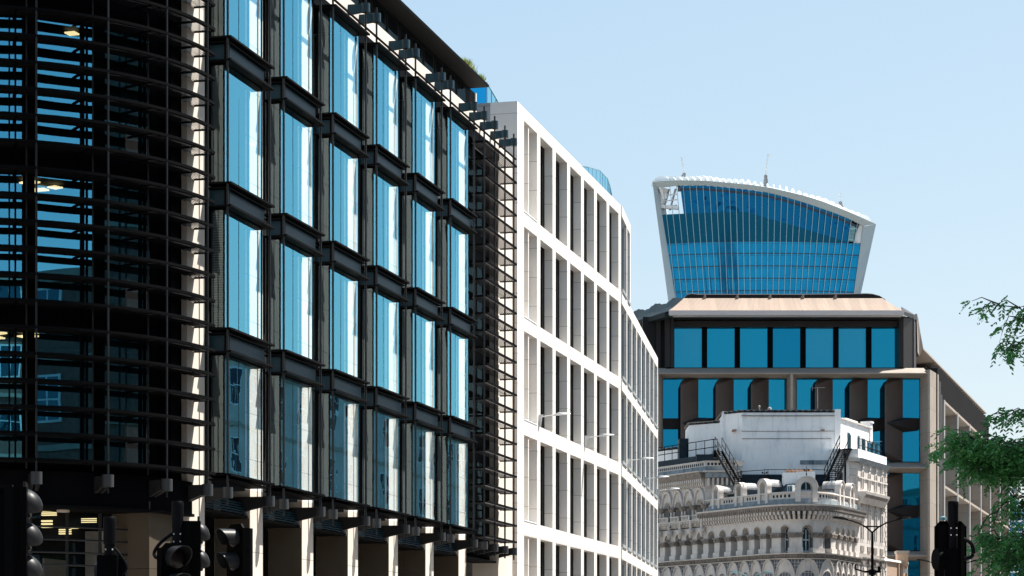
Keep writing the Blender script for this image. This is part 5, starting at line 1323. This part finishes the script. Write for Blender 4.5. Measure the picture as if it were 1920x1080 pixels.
cA = E(sA, 0, 0)                                            # flank facing the viewer
m = MB(); m.box(cA.x - 1.9, cA.x + .0, cA.y + .01, cA.y + 5, 13.6, Zp); V.part('flank_wall', m, 'alb_wall')
m = MB()
for i in range(6): m.box(cA.x - .62, cA.x - .015, cA.y - .05, cA.y + .01, 14.15 + i * .52, 14.15 + i * .52 + .47)
V.part('quoin', m, 'alb')
m = MB(); m.box(cA.x - .75, cA.x + .12, cA.y - .28, cA.y + .005, Zc1 - .25, Zc1 + .02); m.box(cA.x - .68, cA.x - .02, cA.y - .10, cA.y + .004, 16.05, 16.16); V.part('cornice', m, 'alb')
m = MB(); m.tube([(cA.x - .95, cA.y - .1, 17.6), (cA.x - .95, cA.y - .1, 14.0)], .07, 8); m.box(cA.x - 1.08, cA.x - .8, cA.y - .22, cA.y, 17.5, 17.85); V.part('drainpipe', m, 'iron')
pB = E(sB_, 0, 0)
m = MB(); m.prism([(cA.x - .01, cA.y + .4), (pB.x - .25, pB.y - .1), (pB.x - 6, pB.y + 8), (cA.x - 4, cA.y + 8)], 0, Zp - .3); V.part('core', m, 'alb_wall')

# ---- white attic boxes, wing, stairs, railings
def coping_blocks(mb, a, b, z, n, w_=.22):
    a, b = Vector(a), Vector(b)
    d = (b - a); dn = d.normalized(); nn_ = Vector((dn.y, -dn.x))
    for i in range(n):
        p = a + d * ((i + .5) / n); q0, q1 = p - dn * (d.length / n * .28), p + dn * (d.length / n * .28)
        mb.prism([tuple(q0 + nn_ * .10), tuple(q1 + nn_ * .10), tuple(q1 - nn_ * .1), tuple(q0 - nn_ * .1)], z - .17, z - .03)
Ya = 180.0
bx0, bx1, bx2 = (PX(1355.5, Ya + 1.4), Ya + 1.4), (PX(1391, Ya), Ya), (PX(1573.5, Ya), Ya)
zt0 = PZ(769, Ya)
m = MB(); m.prism([bx0, bx1, bx2, (bx2[0] + .2, Ya + 6), (bx0[0], Ya + 7)], 15.5, zt0 - .18); V.part('attic_wall', m, 'alb_wall')
m = MB(); off = .08; m.prism([(bx0[0] - .12, bx0[1] - .03), (bx1[0], bx1[1] - off), (bx2[0] + .12, bx2[1] - off), (bx2[0] + .12, Ya + 6), (bx0[0] - .1, Ya + 7)], zt0 - .06, zt0 + .02); V.part('coping', m, 'alb_dirty')
m = MB(); coping_blocks(m, bx0, bx1, zt0 + .02, 4); coping_blocks(m, bx1, bx2, zt0 + .02, 16); V.part('coping_block', m, 'slate')
m = MB(); m.box(bx1[0] - .05, bx2[0], Ya - .09, Ya - .005, zt0 - .45, zt0 - .40); m.box(bx1[0] - .05, bx2[0], Ya - .04, Ya - .005, zt0 - 1.60, zt0 - 1.57); m.box(bx1[0], bx2[0] - .6, Ya - .04, Ya - .005, zt0 - 2.16, zt0 - 2.12); V.part('string_course', m, 'alb_dirty')
m = MB(); m.box(bx2[0] - .35, bx2[0] + .1, Ya - .12, Ya + .5, zt0 - 2.6, zt0 + .05); V.part('pilaster', m, 'alb_wall'); m = MB(); m.box(bx0[0] - .05, bx0[0] + .35, Ya + 1.2, Ya + 1.9, 15.6, zt0 + .04); V.part('pilaster', m, 'alb_wall')
m = MB(); m.box(PX(1500, Ya), PX(1556, Ya), Ya - .05, Ya - .004, PZ(871, Ya), PZ(863, Ya)); V.part('stain_panel', m, 'alb_blue')
m = MB()
for u in (1377, 1542): m.box(PX(u - 3.5, Ya), PX(u + 3.5, Ya), Ya - .25, Ya - .04 + (.9 if u < 1400 else 0), PZ(808, Ya), PZ(805.5, Ya))
V.part('floodlight', m, 'terracotta')
for u in (1424, 1443):
    m = MB(); x = PX(u, Ya + .3); m.lathe((x, Ya + .3), [(.05, zt0), (.16, zt0 + .08), (.13, zt0 + .22), (.02, zt0 + .27)] if u > 1430 else [(.03, zt0), (.06, zt0 + .2), (.09, zt0 + .32), (.02, zt0 + .4)], 10); V.part('roof_cowl', m, 'lead')
def aerial(u, v0, v1, Y):
    m = MB(); x = PX(u, Y); z0, z1 = PZ(v0, Y), PZ(v1, Y); m.cyl((x, Y), .025, z0, z1, 6); m.bar((x - .45, Y, z1 + .02), (x + .55, Y, z1 + .06), .03)
    for i in range(9): m.bar((x - .1 + i * .08, Y - .15, z1 + .04), (x - .1 + i * .08, Y + .15, z1 + .04), .018)
    m.bar((x - .42, Y, z1 - .2), (x - .36, Y, z1 + .22), .03); return m
V.part('aerial', aerial(1533, 766, 728, 182), 'lead')
lb0, lb1 = (PX(1292, 186), 186.0), (PX(1358, 184), 184.0); zl = PZ(790.5, 185)
m = MB(); m.prism([lb0, lb1, (lb1[0], 189), (lb0[0], 190)], 15.5, zl - .18); V.part('attic_wall', m, 'alb_wall')
m = MB(); m.prism([(lb0[0] - .1, lb0[1] - .1), (lb1[0], lb1[1] - .1), (lb1[0], 189), (lb0[0] - .1, 190)], zl - .06, zl + .02); V.part('coping', m, 'alb_dirty')
m = MB(); coping_blocks(m, lb0, lb1, zl + .02, 6); V.part('coping_block', m, 'slate')
lc0, lc1 = (PX(1215, 192), 192.0), (PX(1284, 188), 188.0); zl = PZ(836, 188)
m = MB(); m.prism([lc0, lc1, (lc1[0], 193), (lc0[0], 196)], 15.5, zl - .18); V.part('attic_wall', m, 'alb_wall')
m = MB(); m.prism([(lc0[0], lc0[1] - .1), (lc1[0], lc1[1] - .1), (lc1[0], 193), (lc0[0], 196)], zl - .06, zl + .02); V.part('coping', m, 'alb_dirty')
m = MB(); coping_blocks(m, lc0, lc1, zl + .02, 6); V.part('coping_block', m, 'slate')
m = MB(); x = PX(1273, 187); m.box(x, PX(1290, 187), 186.6, 188.5, 17.0, PZ(823, 187)); V.part('roof_door', m, 'slate')
# right wing with windows
kw = Vector((.46, 1, 0)).normalized(); w0 = Vector((bx2[0] + .16, Ya + .45, 0)); wn = Vector((-kw.y, kw.x, 0)); WLN = 7.9
def X3(s, d, z): return w0 + kw * s + wn * d + Vector((0, 0, z))
zw0 = 20.68
m = MB(); m.box(0, WLN, 0, 4, 15.6, zw0, X3); V.part('attic_wall', m, 'alb_wall')
m = MB(); m.box(-.1, WLN + .15, -.14, 4, zw0, zw0 + .09, X3); V.part('coping', m, 'alb')
m = MB(); m.box(WLN - .25, WLN + .35, -.1, .6, 15.6, zw0 + .42, X3); m.box(WLN - .3, WLN + .4, -.18, .7, zw0 + .42, zw0 + .55, X3); m.box(WLN - 3.5, WLN - .3, .9, 1.4, zw0 + .1, zw0 + .55, X3); V.part('chimney_stack', m, 'alb_wall')
for s0, s1, z0, z1 in ((1.6, 2.5, 18.15, 19.9), (4.4, 5.0, 18.3, 19.9), (5.5, 6.5, 18.2, 19.8)):
    m = MB(); m.box(s0, s1, -.03, .02, z0, z1, X3); f = V.part('window', m, 'sash'); g_ = MB(); g_.box(s0 + .1, (s0 + s1) / 2 - .04, -.05, -.031, z0 + .1, z1 - .1, X3); g_.box((s0 + s1) / 2 + .04, s1 - .1, -.05, -.031, z0 + .1, z1 - .1, X3); V.part('pane', g_, 'alb_glass', f)
def railing(pts, z0, h, n, r=.028, mid=(0.5,)):
    m = MB(); pts = [Vector(p) for p in pts]
    for f in (1.0,) + mid:
        for a, b in zip(pts[:-1], pts[1:]): m.bar(a + Vector((0, 0, z0 + h * f)), b + Vector((0, 0, z0 + h * f)), r * 2)
    for a, b in zip(pts[:-1], pts[1:]):
        k = max(1, int((b - a).length / n))
        for i in range(k + 1): p = a.lerp(b, i / k); m.bar(p + Vector((0, 0, z0)), p + Vector((0, 0, z0 + h)), r * 1.8)
    return m
V.part('railing', railing([E(sL, -.9, 0), E(s_of(1270), -.9, 0), E(sTa - .4, -.9, 0), (PX(1345, Yr + .6), Yr + .6, 0)], 17.9, 1.15, 1.0), 'iron')
V.part('railing', railing([(PX(1385, 175), 175, 0), (PX(1440, 173.2), 173.2, 0), (PX(1510, 172.9), 172.9, 0), (PX(1560, 173.6), 173.6, 0), (PX(1580, 176), 176, 0)], 15.2, 1.05, 1.35, .022), 'iron')
V.part('railing', railing([E(sA + 1.0, -.3, 0), E(sA + 3.6, -.3, 0)], Zp - .1, 1.0, .35, .02), 'iron')
m = MB(); m.prism([(E(sA + 4.1, -.35, 0).x, E(sA + 4.1, -.35, 0).y), (E(sB_ - .4, -.35, 0).x, E(sB_ - .4, -.35, 0).y), (E(sB_ - .4, -.40, 0).x, E(sB_ - .4, -.40, 0).y), (E(sA + 4.1, -.40, 0).x, E(sA + 4.1, -.40, 0).y)], Zp, Zp + .85); V.part('glass_balustrade', m, 'glass_far')
V.part('railing', railing([E(sA + 3.7, -.3, 0), E(sB_ - .3, -.3, 0)], Zp - .1, 1.0, 1.1, .03), 'iron')
V.part('aerial', aerial(1640, 838, 829, 183), 'lead')
def stair(top, bot, wd, nst, side):
    m = MB(); top, bot = Vector(top), Vector(bot); sdv = Vector(side).normalized() * wd / 2
    for sg in (-1, 1):
        m.bar(top + sdv * sg, bot + sdv * sg, .06, .26)
        for h in (.5, 1.0): m.bar(top + sdv * sg + Vector((0, 0, h)), bot + sdv * sg + Vector((0, 0, h)), .05)
        for i in range(6): p = top.lerp(bot, i / 5) + sdv * sg; m.bar(p, p + Vector((0, 0, 1.0)), .04)
    for i in range(nst):
        p = top.lerp(bot, (i + .5) / nst); m.loft([[p - sdv + Vector((dx * .0, dy, dz)) for dx, dy, dz in ((0, -.12, -.02), (0, .12, -.02), (0, .12, .02), (0, -.12, .02))], [p + sdv + Vector((0, dy, dz)) for dy, dz in ((-.12, -.02), (.12, -.02), (.12, .02), (-.12, .02))]])
    return m
V.part('fire_stair', stair(P(1347, 845, 178.0), P(1383, 908, 174.5), .75, 17, (1, .9, 0)), 'iron')
V.part('fire_stair', stair(P(1585, 842, 177.6), P(1556, 905, 174.4), .8, 17, (1, -.3, 0)), 'iron')
m = MB(); m.box(PX(1338, 178), PX(1349, 178), 177.6, 178.8, PZ(858, 178), PZ(845, 178)); m.box(PX(1580, 177.6), PX(1597, 177.6), 177.3, 178.6, PZ(844, 177.6), PZ(841.5, 177.6)); V.part('stair_landing', m, 'iron')
m = MB(); m.box(PX(1570, 176), PX(1578, 176), 175.7, 176.3, 14.5, PZ(886, 176)); V.part('roof_box', m, 'slate')

# ------------------------------------------------------------------ street lamps with two arms
def lamp_post(label, u, vtop, Y, half, mat, side='both'):
    x = PX(u, Y); t = Thing('street_lamp', label, 'street lamp', (x, Y, 0), 0, 'twin-armed street lamps'); z = PZ(vtop, Y); s = half
    m = MB(); m.lathe((x, Y), [(.11, 0), (.11, 1.0), (.07, 1.2), (.052, z - .9), (.045, z)], 12); t.part('pole', m, mat, smooth=True)
    m = MB(); m.lathe((x, Y), [(.06, z - 1.62), (.13, z - 1.62), (.14, z - 1.5), (.13, z - 1.42), (.06, z - 1.42)], 10); m.box(x - .30, x + .32, Y - .03, Y + .03, z - 1.54, z - 1.46)
    m.tube([(x - .3, Y, z - 1.5), (x - .62, Y, z - 1.40)], .035, 6); m.tube([(x - .62, Y, z - 1.44), (x - .62, Y, z - 1.22)], .03, 6); m.box(x + .2, x + .3, Y - .05, Y + .05, z - 1.5, z - 1.3); t.part('collar', m, mat)
    m = MB(); m.bar((x - .24 * s, Y, z + .20 * s / 1.45), (x + .24 * s, Y, z + .20 * s / 1.45), .05); t.part('brace', m, mat)
    for sg in (-1, 1):
        k = s / 1.45
        m = MB(); pts = [(x, Y, z - .03), (x + sg * .24 * k, Y, z + .18 * k), (x + sg * .5 * k, Y, z + .32 * k), (x + sg * .8 * k, Y, z + .42 * k), (x + sg * 1.0 * k, Y, z + .46 * k)]
        m.tube(pts, .032, 8, .022); t.part('arm', m, mat)
        m = MB(); loops = []
        for f, w_, h_ in ((.92, .03, .03), (1.05, .06, .06), (1.12, .13, .075), (1.38, .12, .06), (1.5, .05, .03)):
            xx = x + sg * f * k; zz_ = z + (.45 + (f - .92) * .16) * k; loops.append([(xx, Y - w_, zz_ - .015), (xx, Y + w_, zz_ - .015), (xx, Y + w_ * .7, zz_ + h_), (xx, Y - w_ * .7, zz_ + h_)])
        m.loft(loops); t.part('lamp_head', m, mat)
    return t
lamp_post('black twin-armed street lamp in front of the ornate white block', 1635.5, 997, 90, 1.42, 'iron')
lamp_post('dark twin-armed street lamp half hidden behind the black traffic signal beside the tree', 1781, 1072, 132, 1.75, 'iron')
lamp_post('teal street lamp arm low in front of the pointed arches of the white block', 1408, 1086, 128, 1.05, 'lamp_teal')

# ------------------------------------------------------------------ traffic signals
def head(t, loc, ang, n=3, pitch=.285, board=True, bw=.40, r=.115, vl=.24, extra=.12, slant=.14, deep=.2, dome=False):
    """signal head with its front along local -Y turned by ang; loc = centre of the top lens"""
    ca, sa = math.cos(ang), math.sin(ang); ox, oy, oz = loc
    def T(x, y, z): return (ox + x * ca - y * sa, oy + x * sa + y * ca, oz + z)
    z1, z0 = r + extra, -(n - 1) * pitch - r - extra
    m = MB()
    hw = .155
    m.prism([(-hw, 0), (hw, 0), (hw, deep * .6), (hw * .6, deep), (-hw * .6, deep), (-hw, deep * .6)], z0 + .05, z1 - .05, T)
    for i in range(n - 1): m.box(-hw - .008, hw + .008, .0, deep * .5, -(i + .5) * pitch - .008, -(i + .5) * pitch + .008, T)
    if board:
        w_ = bw / 2; c_ = .05
        pl = [(-w_ + c_, z0), (w_ - c_, z0), (w_, z0 + c_), (w_, z1 - c_), (w_ - c_, z1), (-w_ + c_, z1), (-w_, z1 - c_), (-w_, z0 + c_)]
        m.loft([[T(x, y, z) for x, z in pl] for y in (.012, .034)])
        for sx in (-1, 1):
            m.box(sx * w_ - .012, sx * w_ + .012, .0, .06, z0 + .06, z1 - .06, T)
    o = t.part('signal_head', m, 'housing')
    for i in range(n):
        m = MB(); zc = -i * pitch; k = 22; lo, li = [], []
        for q in range(k + 1):
            a = -PI * .22 + (PI * 1.44) * q / k; ln = vl * (1 - .62 * (1 - max(0, math.sin(a))) ** 1.0)
            ln = vl - slant * (1 - math.sin(a)) / 1.0
            ln = max(.05, ln)
            for lst, rr_ in ((lo, r), (li, r - .008)):
                lst.append(((rr_ * math.cos(a), -.002, zc + rr_ * math.sin(a)), (rr_ * .97 * math.cos(a), -ln, zc + rr_ * .97 * math.sin(a))))
        loops = [[T(*a[0]), T(*a[1]), T(*b[1]), T(*b[0])] for a, b in zip(lo, li)]
        if dome:
            loops = []
            for j in range(9):
                f = j / 8; rr_ = r * math.sqrt(max(0.0, 1 - (f * .985) ** 2)); lp = []
                for q in range(19):
                    a = -PI * .20 + PI * 1.40 * q / 18; lp.append(T(rr_ * math.cos(a), -.002 - vl * f, zc + rr_ * math.sin(a) - .03 * f))
                loops.append(lp)
            m.loft(loops, closed=False, cap=False)
        else: m.loft(loops)
        v_ = t.part('visor', m, 'visor', o, smooth=True)
        m = MB(); m.loft([[T(r * .93 * f * math.cos(2 * PI * j / 20), y, zc + r * .93 * f * math.sin(2 * PI * j / 20)) for j in range(20)] for f, y in ((1, -.001), (.95, -.02), (.6, -.035), (.1, -.04))]); t.part('lens', m, 'lens', o, smooth=True)
    return o
def post(t, x, y, ztop, r=.057, sleeve=.27, sr=.068, lean=0.0):
    m = MB(); m.tube([(x - lean * .0, y, 0), (x, y, ztop - sleeve)], r, 16); t.part('pole', m, 'pole', smooth=True)
    m = MB(); m.loft([[(x + (sr if k < 3 else sr * .9) * math.cos(2 * PI * i / 18), y + (sr if k < 3 else sr * .9) * math.sin(2 * PI * i / 18), z) for i in range(18)] for k, z in enumerate((ztop - sleeve - .02, ztop - .05, ztop - .012, ztop))]); t.part('pole_cap', m, 'pole', smooth=True)
    m = MB()
    for dz in (.08, .16):
        for a in (-2.2, -.9): m.cyl((x + sr * .86 * math.cos(a), y + sr * .86 * math.sin(a)), .008, ztop - sleeve - dz - .008, ztop - sleeve - dz + .008, 6)
    t.part('bolt', m, 'lamp_grey')
def cable(t, pts, r=.018):
    m = MB(); P_ = [Vector(p) for p in pts]; out = []
    P2 = [P_[0]] + P_ + [P_[-1]]
    for i in range(1, len(P2) - 2):
        for j in range(6):
            f = j / 6; a, b, c, d = P2[i - 1:i + 3]; out.append(0.5 * ((2 * b) + (c - a) * f + (2 * a - 5 * b + 4 * c - d) * f * f + (3 * b - a - 3 * c + d) * f ** 3))
    out.append(P2[-1]); m.tube(out, r, 8); t.part('cable', m, 'pole', smooth=True)
# big head at the left edge
Y1 = 21.0; b_ = P(-14, 945, Y1)
t = Thing('traffic_signal', 'large black traffic signal cropped by the frame edge below the curved louvres', 'traffic light', (b_.x, Y1, 0), 0, 'traffic signals')
post(t, b_.x, Y1 + .25, PZ(925, Y1))
q = P(53, 946, Y1); head(t, (q.x, q.y, q.z), PI / 2 + .12, vl=.125, bw=.36, r=.132, extra=.06, dome=True)
q = P(2, 946, Y1); head(t, (q.x, q.y + .12, q.z - .02), PI, vl=.2, bw=.40, extra=.05)
m = MB(); p = P(-6, 911, Y1); m.bar(p, p + Vector((.13, 0, -.005)), .02); m.box(p.x + .10, p.x + .14, p.y - .02, p.y + .02, p.z - .02, p.z + .01); t.part('bracket', m, 'pole')
# bare pole with a low head
Y2 = 25.6; b_ = P(205.5, 969, Y2)
t = Thing('traffic_signal', 'slim black signal pole with a small side head in front of the lit street windows', 'traffic light', (b_.x, Y2, 0), 0, 'traffic signals')
post(t, b_.x, Y2, b_.z)
q = P(191, 1074, Y2); head(t, (q.x, q.y + .06, q.z), -PI / 2 - .25, 2, vl=.06, slant=.01, bw=.2, board=False)
q = P(226, 1062, Y2); m = MB(); m.box(q.x - .05, q.x + .05, q.y, q.y + .12, q.z - .7, q.z + .08); t.part('junction_box', m, 'housing')
cable(t, [P(215, 1028, Y2), P(225, 1040, Y2), P(235, 1056, Y2), P(237, 1068, Y2), P(229, 1078, Y2)], .014)
# pole with two heads
Y3 = 25.2; b_ = P(333, 940, Y3)
t = Thing('traffic_signal', 'black signal pole with a looping cable and two heads left of the two-lens signal', 'traffic light', (b_.x, Y3, 0), 0, 'traffic signals')
post(t, b_.x, Y3, b_.z, .058, .265, .062)
q = P(374, 1000, Y3); head(t, (q.x, q.y + .1, q.z), PI / 2 + .12, vl=.095, dome=True, bw=.30, r=.118, extra=.06)
q = P(340, 1048, Y3); head(t, (q.x - .03, q.y - .22, q.z), .62, 2, vl=.22, slant=.10, bw=.30, r=.125, extra=.03)
cable(t, [P(331, 996, Y3), P(318, 1004, Y3), P(299, 1020, Y3), P(289, 1037, Y3 ), P(294, 1046, Y3 - .1), P(307, 1047, Y3 - .15)], .019)
m = MB(); q = P(307, 1047, Y3 - .15); m.tube([q - Vector((.03, 0, 0)), q + Vector((.05, 0, 0))], .024, 8); t.part('cable_gland', m, 'pole')
# head on the right of the group
Y4 = 29.0; b_ = P(470, 1005, Y4)
t = Thing('traffic_signal', 'black traffic signal showing two hooded lenses in front of a sunlit stone pier', 'traffic light', (b_.x, Y4 + .3, 0), 0, 'traffic signals')
post(t, PX(462, Y4 + .3), Y4 + .35, PZ(1018, Y4), .05, .2, .055)
q = P(440, 1010, Y4); head(t, (q.x, q.y, q.z), -.88, vl=.24, slant=.07, bw=.33, r=.116, extra=.06)
# silhouette on the right
Y5 = 28.0; b_ = P(1787, 940, Y5)
t = Thing('traffic_signal', 'black traffic signal seen from behind beside the green tree', 'traffic light', (b_.x, Y5, 0), 0, 'traffic signals')
post(t, b_.x, Y5, b_.z, .052, .235, .062)
q = P(1787.5, 1000, Y5); head(t, (q.x, q.y + .22, q.z), PI, vl=.2, bw=.345, extra=.04)
q = P(1764, 1049, Y5); m = MB(); m.tube([(q.x - .075, q.y - .06, q.z), (q.x + .1, q.y - .02, q.z)], .125, 20); t.part('camera_box', m, 'housing', smooth=True)
q = P(1776, 1050, Y5); m = MB(); m.box(q.x - .05, q.x + .10, q.y - .15, q.y - .055, q.z - .5, q.z + .13); t.part('junction_box', m, 'housing')
cable(t, [P(1806, 1010, Y5 - .05), P(1820, 1018, Y5 - .05), P(1825, 1033, Y5 - .05), P(1821, 1044, Y5 - .05), P(1808, 1048, Y5 - .05)], .022)
m = MB(); q = P(1774, 968, Y5); m.lathe((q.x, q.y + .2), [(.045, q.z - .03), (.04, q.z), (.012, q.z + .012)], 10); t.part('sensor', m, 'lamp_teal')

# ------------------------------------------------------------------ ash tree reaching in from the right
YA = 44.0
tr = Thing('street_tree', 'green ash tree with drooping leafy branches reaching in from the right edge', 'tree', (12.4, YA + .5, 0))
rr = random.Random(21)
limbs = MB(); leaf = MB()
tb = Vector((12.4, YA + .5, 0))
limbs.tube([tb, tb + Vector((-.05, 0, 1.5)), tb + Vector((.05, .1, 3.2)), tb + Vector((0, .1, 5.0)), tb + Vector((.1, .0, 7.0)), tb + Vector((.05, .1, 9.2))], .19, 10, .04)
def leaflet(p, d, ln, wd):
    d = d.normalized(); s = d.cross(Vector((rr.uniform(-1, 1), rr.uniform(-1, 1), rr.uniform(-1, 1)))).normalized() * wd
    leaf.add([p, p + d * ln * .45 + s, p + d * ln, p + d * ln * .45 - s], [(0, 1, 2, 3)])
def spray(p, d, n=9, ln=.30, size=.085):
    """a pinnate leaf: stalk with paired leaflets"""
    d = d.normalized(); side = d.cross(Vector((rr.uniform(-.4, .4), rr.uniform(-.4, .4), 1))).normalized()
    for i in range(n):
        f = (i // 2 + 1) / (n // 2 + 1); b = p + d * ln * f + Vector((0, 0, -.10 * f * f)); sg = 1 if i % 2 else -1
        leaflet(b, d * .7 + side * sg + Vector((0, 0, rr.uniform(-.7, .1))), size * rr.uniform(.7, 1.25), size * .23)
def twig(a, b, dens, wid, droop=.14, size=.10):
    a, b = Vector(a), Vector(b); n = max(2, int((b - a).length / .16)); d = (b - a).normalized(); pts = []
    for i in range(n + 1):
        f = i / n; p = a.lerp(b, f) + Vector((rr.uniform(-.03, .03), rr.uniform(-.05, .05), .10 * math.sin(PI * f) + rr.uniform(-.02, .02))); pts.append(p)
        for _ in range(dens if rr.random() < .85 else 0):
            o = Vector((rr.uniform(-1, 1), rr.uniform(-1, 1), rr.uniform(-.85, .7))) * wid * (1.0 - .5 * f)
            dd = d * .7 + Vector((rr.uniform(-.9, .9), rr.uniform(-.9, .9), rr.uniform(-.9, .35) - droop)); spray(p + o, dd, rr.choice((7, 9, 11)), rr.uniform(.18, .30), size)
    limbs.tube(pts, .016, 5, .005)
def br(pts, dens, wid, Y, dy=0.0, side_n=2, droop=.14, sh=28):
    """main branch through photograph points, with side twigs"""
    q = [P(u + sh, v, Y + dy * i) for i, (u, v) in enumerate(pts)]
    hub = min(HUBS, key=lambda h_: (h_ - q[0]).length); mid = hub.lerp(q[0], .5) + Vector((0, rr.uniform(-.1, .1), rr.uniform(-.05, .15)))
    limbs.tube([hub, mid, q[0]], .026, 6, .02); limbs.tube(q, .02, 6, .007)
    twig(hub, mid, 1, .2, droop); twig(mid, q[0], min(dens, 2), wid, droop)
    for a, b in zip(q[:-1], q[1:]):
        twig(a, b, dens, wid, droop)
        for _ in range(side_n):
            p = a.lerp(b, rr.random()); e = p + (b - a).normalized() * rr.uniform(.15, .4) + Vector((rr.uniform(-.2, .1), rr.uniform(-.4, .4), rr.uniform(-.28, .2))); twig(p, e, max(1, dens - 1), wid * .7, droop)
HUBS = []
for u, v, dy, z0 in ((2052, 668, .1, 5.6), (2046, 812, -.2, 4.6), (2050, 880, .35, 4.1), (2058, 960, -.1, 3.4), (2048, 1040, .2, 2.7)):
    h_ = P(u, v, YA + dy); r_ = tb + Vector((.03, .06, z0)); HUBS.append(h_)
    pts_ = [r_, r_.lerp(h_, .35) + Vector((0, rr.uniform(-.15, .15), -.10)), r_.lerp(h_, .7) + Vector((0, rr.uniform(-.12, .12), .06)), h_]
    limbs.tube(pts_, .07, 8, .032)
    for _ in range(9):
        p_ = r_.lerp(h_, rr.uniform(.25, 1)); twig(p_, p_ + Vector((rr.uniform(-.35, .2), rr.uniform(-.6, .6), rr.uniform(-.35, .4))), 3, .18)
br([(1975, 640), (1930, 612), (1890, 592), (1862, 576), (1822, 572), (1797, 576)], 3, .10, YA, .05, 1, sh=46)
br([(1925, 606), (1885, 600), (1866, 596), (1843, 612)], 2, .08, YA - .1, 0, 1, sh=40)
br([(1950, 665), (1920, 644), (1895, 640), (1870, 646), (1853, 656)], 3, .085, YA - .3, 0, 1, sh=40)
br([(1960, 760), (1920, 772), (1895, 778), (1862, 776), (1836, 776)], 3, .11, YA + .2, 0, 1)
br([(1950, 800), (1915, 812), (1905, 832)], 3, .10, YA + .1, 0, 1)
for k, pl in enumerate([[(1960, 850), (1900, 842), (1850, 836), (1800, 828), (1768, 824)], [(1970, 875), (1910, 868), (1860, 856), (1810, 846), (1778, 850)], [(1960, 895), (1915, 886), (1870, 878), (1835, 876)], [(1930, 862), (1880, 850), (1830, 840), (1790, 858)], [(1960, 838), (1925, 838), (1890, 836), (1855, 840)], [(1850, 848), (1810, 852), (1762, 856)], [(1960, 868), (1930, 868), (1900, 866), (1870, 864)]]):
    br(pl, 5, .18, YA - .5 + .22 * k, .06, 3)
br([(1960, 915), (1925, 922), (1900, 938), (1880, 955)], 4, .12, YA + .3, 0, 1)
br([(1920, 926), (1880, 934), (1855, 944), (1838, 962)], 3, .12, YA - .2, 0, 2)
for k, pl in enumerate([[(1970, 1000), (1920, 1000), (1880, 1004), (1845, 1010), (1822, 1016)], [(1970, 1030), (1920, 1028), (1885, 1034), (1850, 1030), (1832, 1036)], [(1960, 1050), (1915, 1050), (1885, 1048), (1862, 1066)], [(1970, 1020), (1930, 1016), (1900, 1018), (1870, 1022)], [(1960, 1075), (1920, 1066), (1895, 1058), (1868, 1052)], [(1960, 995), (1930, 1006), (1900, 1014)]]):
    br(pl, 3, .14, YA - .4 + .22 * k, .05, 2)
for _ in range(70):                                         # the rest of the crown, beyond the frame edge
    a = rr.uniform(-1.3, 1.6); z = rr.uniform(4.2, 9.6); r = rr.uniform(.6, 2.6) * (1.2 - abs(z - 6.5) / 5)
    e = tb + Vector((r * math.cos(a) + .3, r * math.sin(a), z)); s_ = tb + Vector((0, .05, max(3.4, z - 1.2)))
    limbs.tube([s_, s_.lerp(e, .6), e], .035, 5, .01); twig(s_.lerp(e, .45), e, 4, .3)
tr.part('trunk', limbs, 'bark', smooth=True)
tr.part('crown', leaf, 'leaf', recalc=False)

# ------------------------------------------------------------------ buildings across the street, seen only mirrored in the glass
def facing_house(label, T, t0, t1, dpt, h, floors, nb, wallm, roofm=None):
    o = T(t0, 0, 0); t = Thing('facing_building', label, 'building', o)
    m = MB(); m.box(t0, t1, 0, dpt, 0, h, T); t.part('wall', m, wallm)
    m = MB(); m.box(t0, t1, -.2, -.001, h - .5, h, T)
    for f in range(1, floors): m.box(t0, t1, -.1, -.001, h * f / floors - .15, h * f / floors + .1, T)
    t.part('cornice', m, 'rstone')
    if roofm:
        m = MB(); m.loft([[T(x, 0, h + .01), T(x, dpt / 2, h + 3.2), T(x, dpt, h + .01)] for x in (t0, t1)]); t.part('roof', m, roofm)
    w_ = (t1 - t0) / nb; fh = h / floors
    for f in range(floors):
        for i in range(nb):
            c = t0 + (i + .5) * w_; z0 = f * fh + fh * .28; z1 = f * fh + fh * .82
            m = MB(); m.box(c - .75, c + .75, -.06, -.002, z0, z1, T); fr_ = t.part('window', m, 'sash')
            g_ = MB(); g_.box(c - .63, c - .05, -.07, -.061, z0 + .1, (z0 + z1) / 2 - .04, T); g_.box(c + .05, c + .63, -.07, -.061, z0 + .1, (z0 + z1) / 2 - .04, T); g_.box(c - .63, c - .05, -.07, -.061, (z0 + z1) / 2 + .04, z1 - .1, T); g_.box(c + .05, c + .63, -.07, -.061, (z0 + z1) / 2 + .04, z1 - .1, T); t.part('pane', g_, 'alb_glass', fr_)
def TFB(x, y, z):
    p = Vector((26.5, 82, 0)) + AT * x + Vector((AN.x, AN.y, 0)) * y; return Vector((p.x, p.y, z))
facing_house('dark brick terrace mirrored in the lowest row of glass bays', TFB, 4, 128, 12, 22.0, 5, 28, 'rpale', 'tile')
def TFC(x, y, z): return Vector((17.5 + y, 20 + x, z))
facing_house('tall dark brick block mirrored behind the curved louvres', TFC, 28, 52, 16, 30, 8, 6, 'rbrick')
facing_house('lower dark brick block mirrored beside the corner of the curved louvres', TFC, -22, 27.5, 16, 18.5, 5, 12, 'rbrick')
def TFE(x, y, z): return Vector((-14 - x, 40 - y, z))
facing_house('tall dark brick block on the near left mirrored in narrow side panes', TFE, 0, 46, 14, 32, 8, 10, 'rbrick')
def TFD(x, y, z): return Vector((14 - x, -32 - y, z))
facing_house('dark stone block behind the viewer mirrored low in the curved corner', TFD, 0, 44, 14, 27.5, 7, 9, 'rbrick')
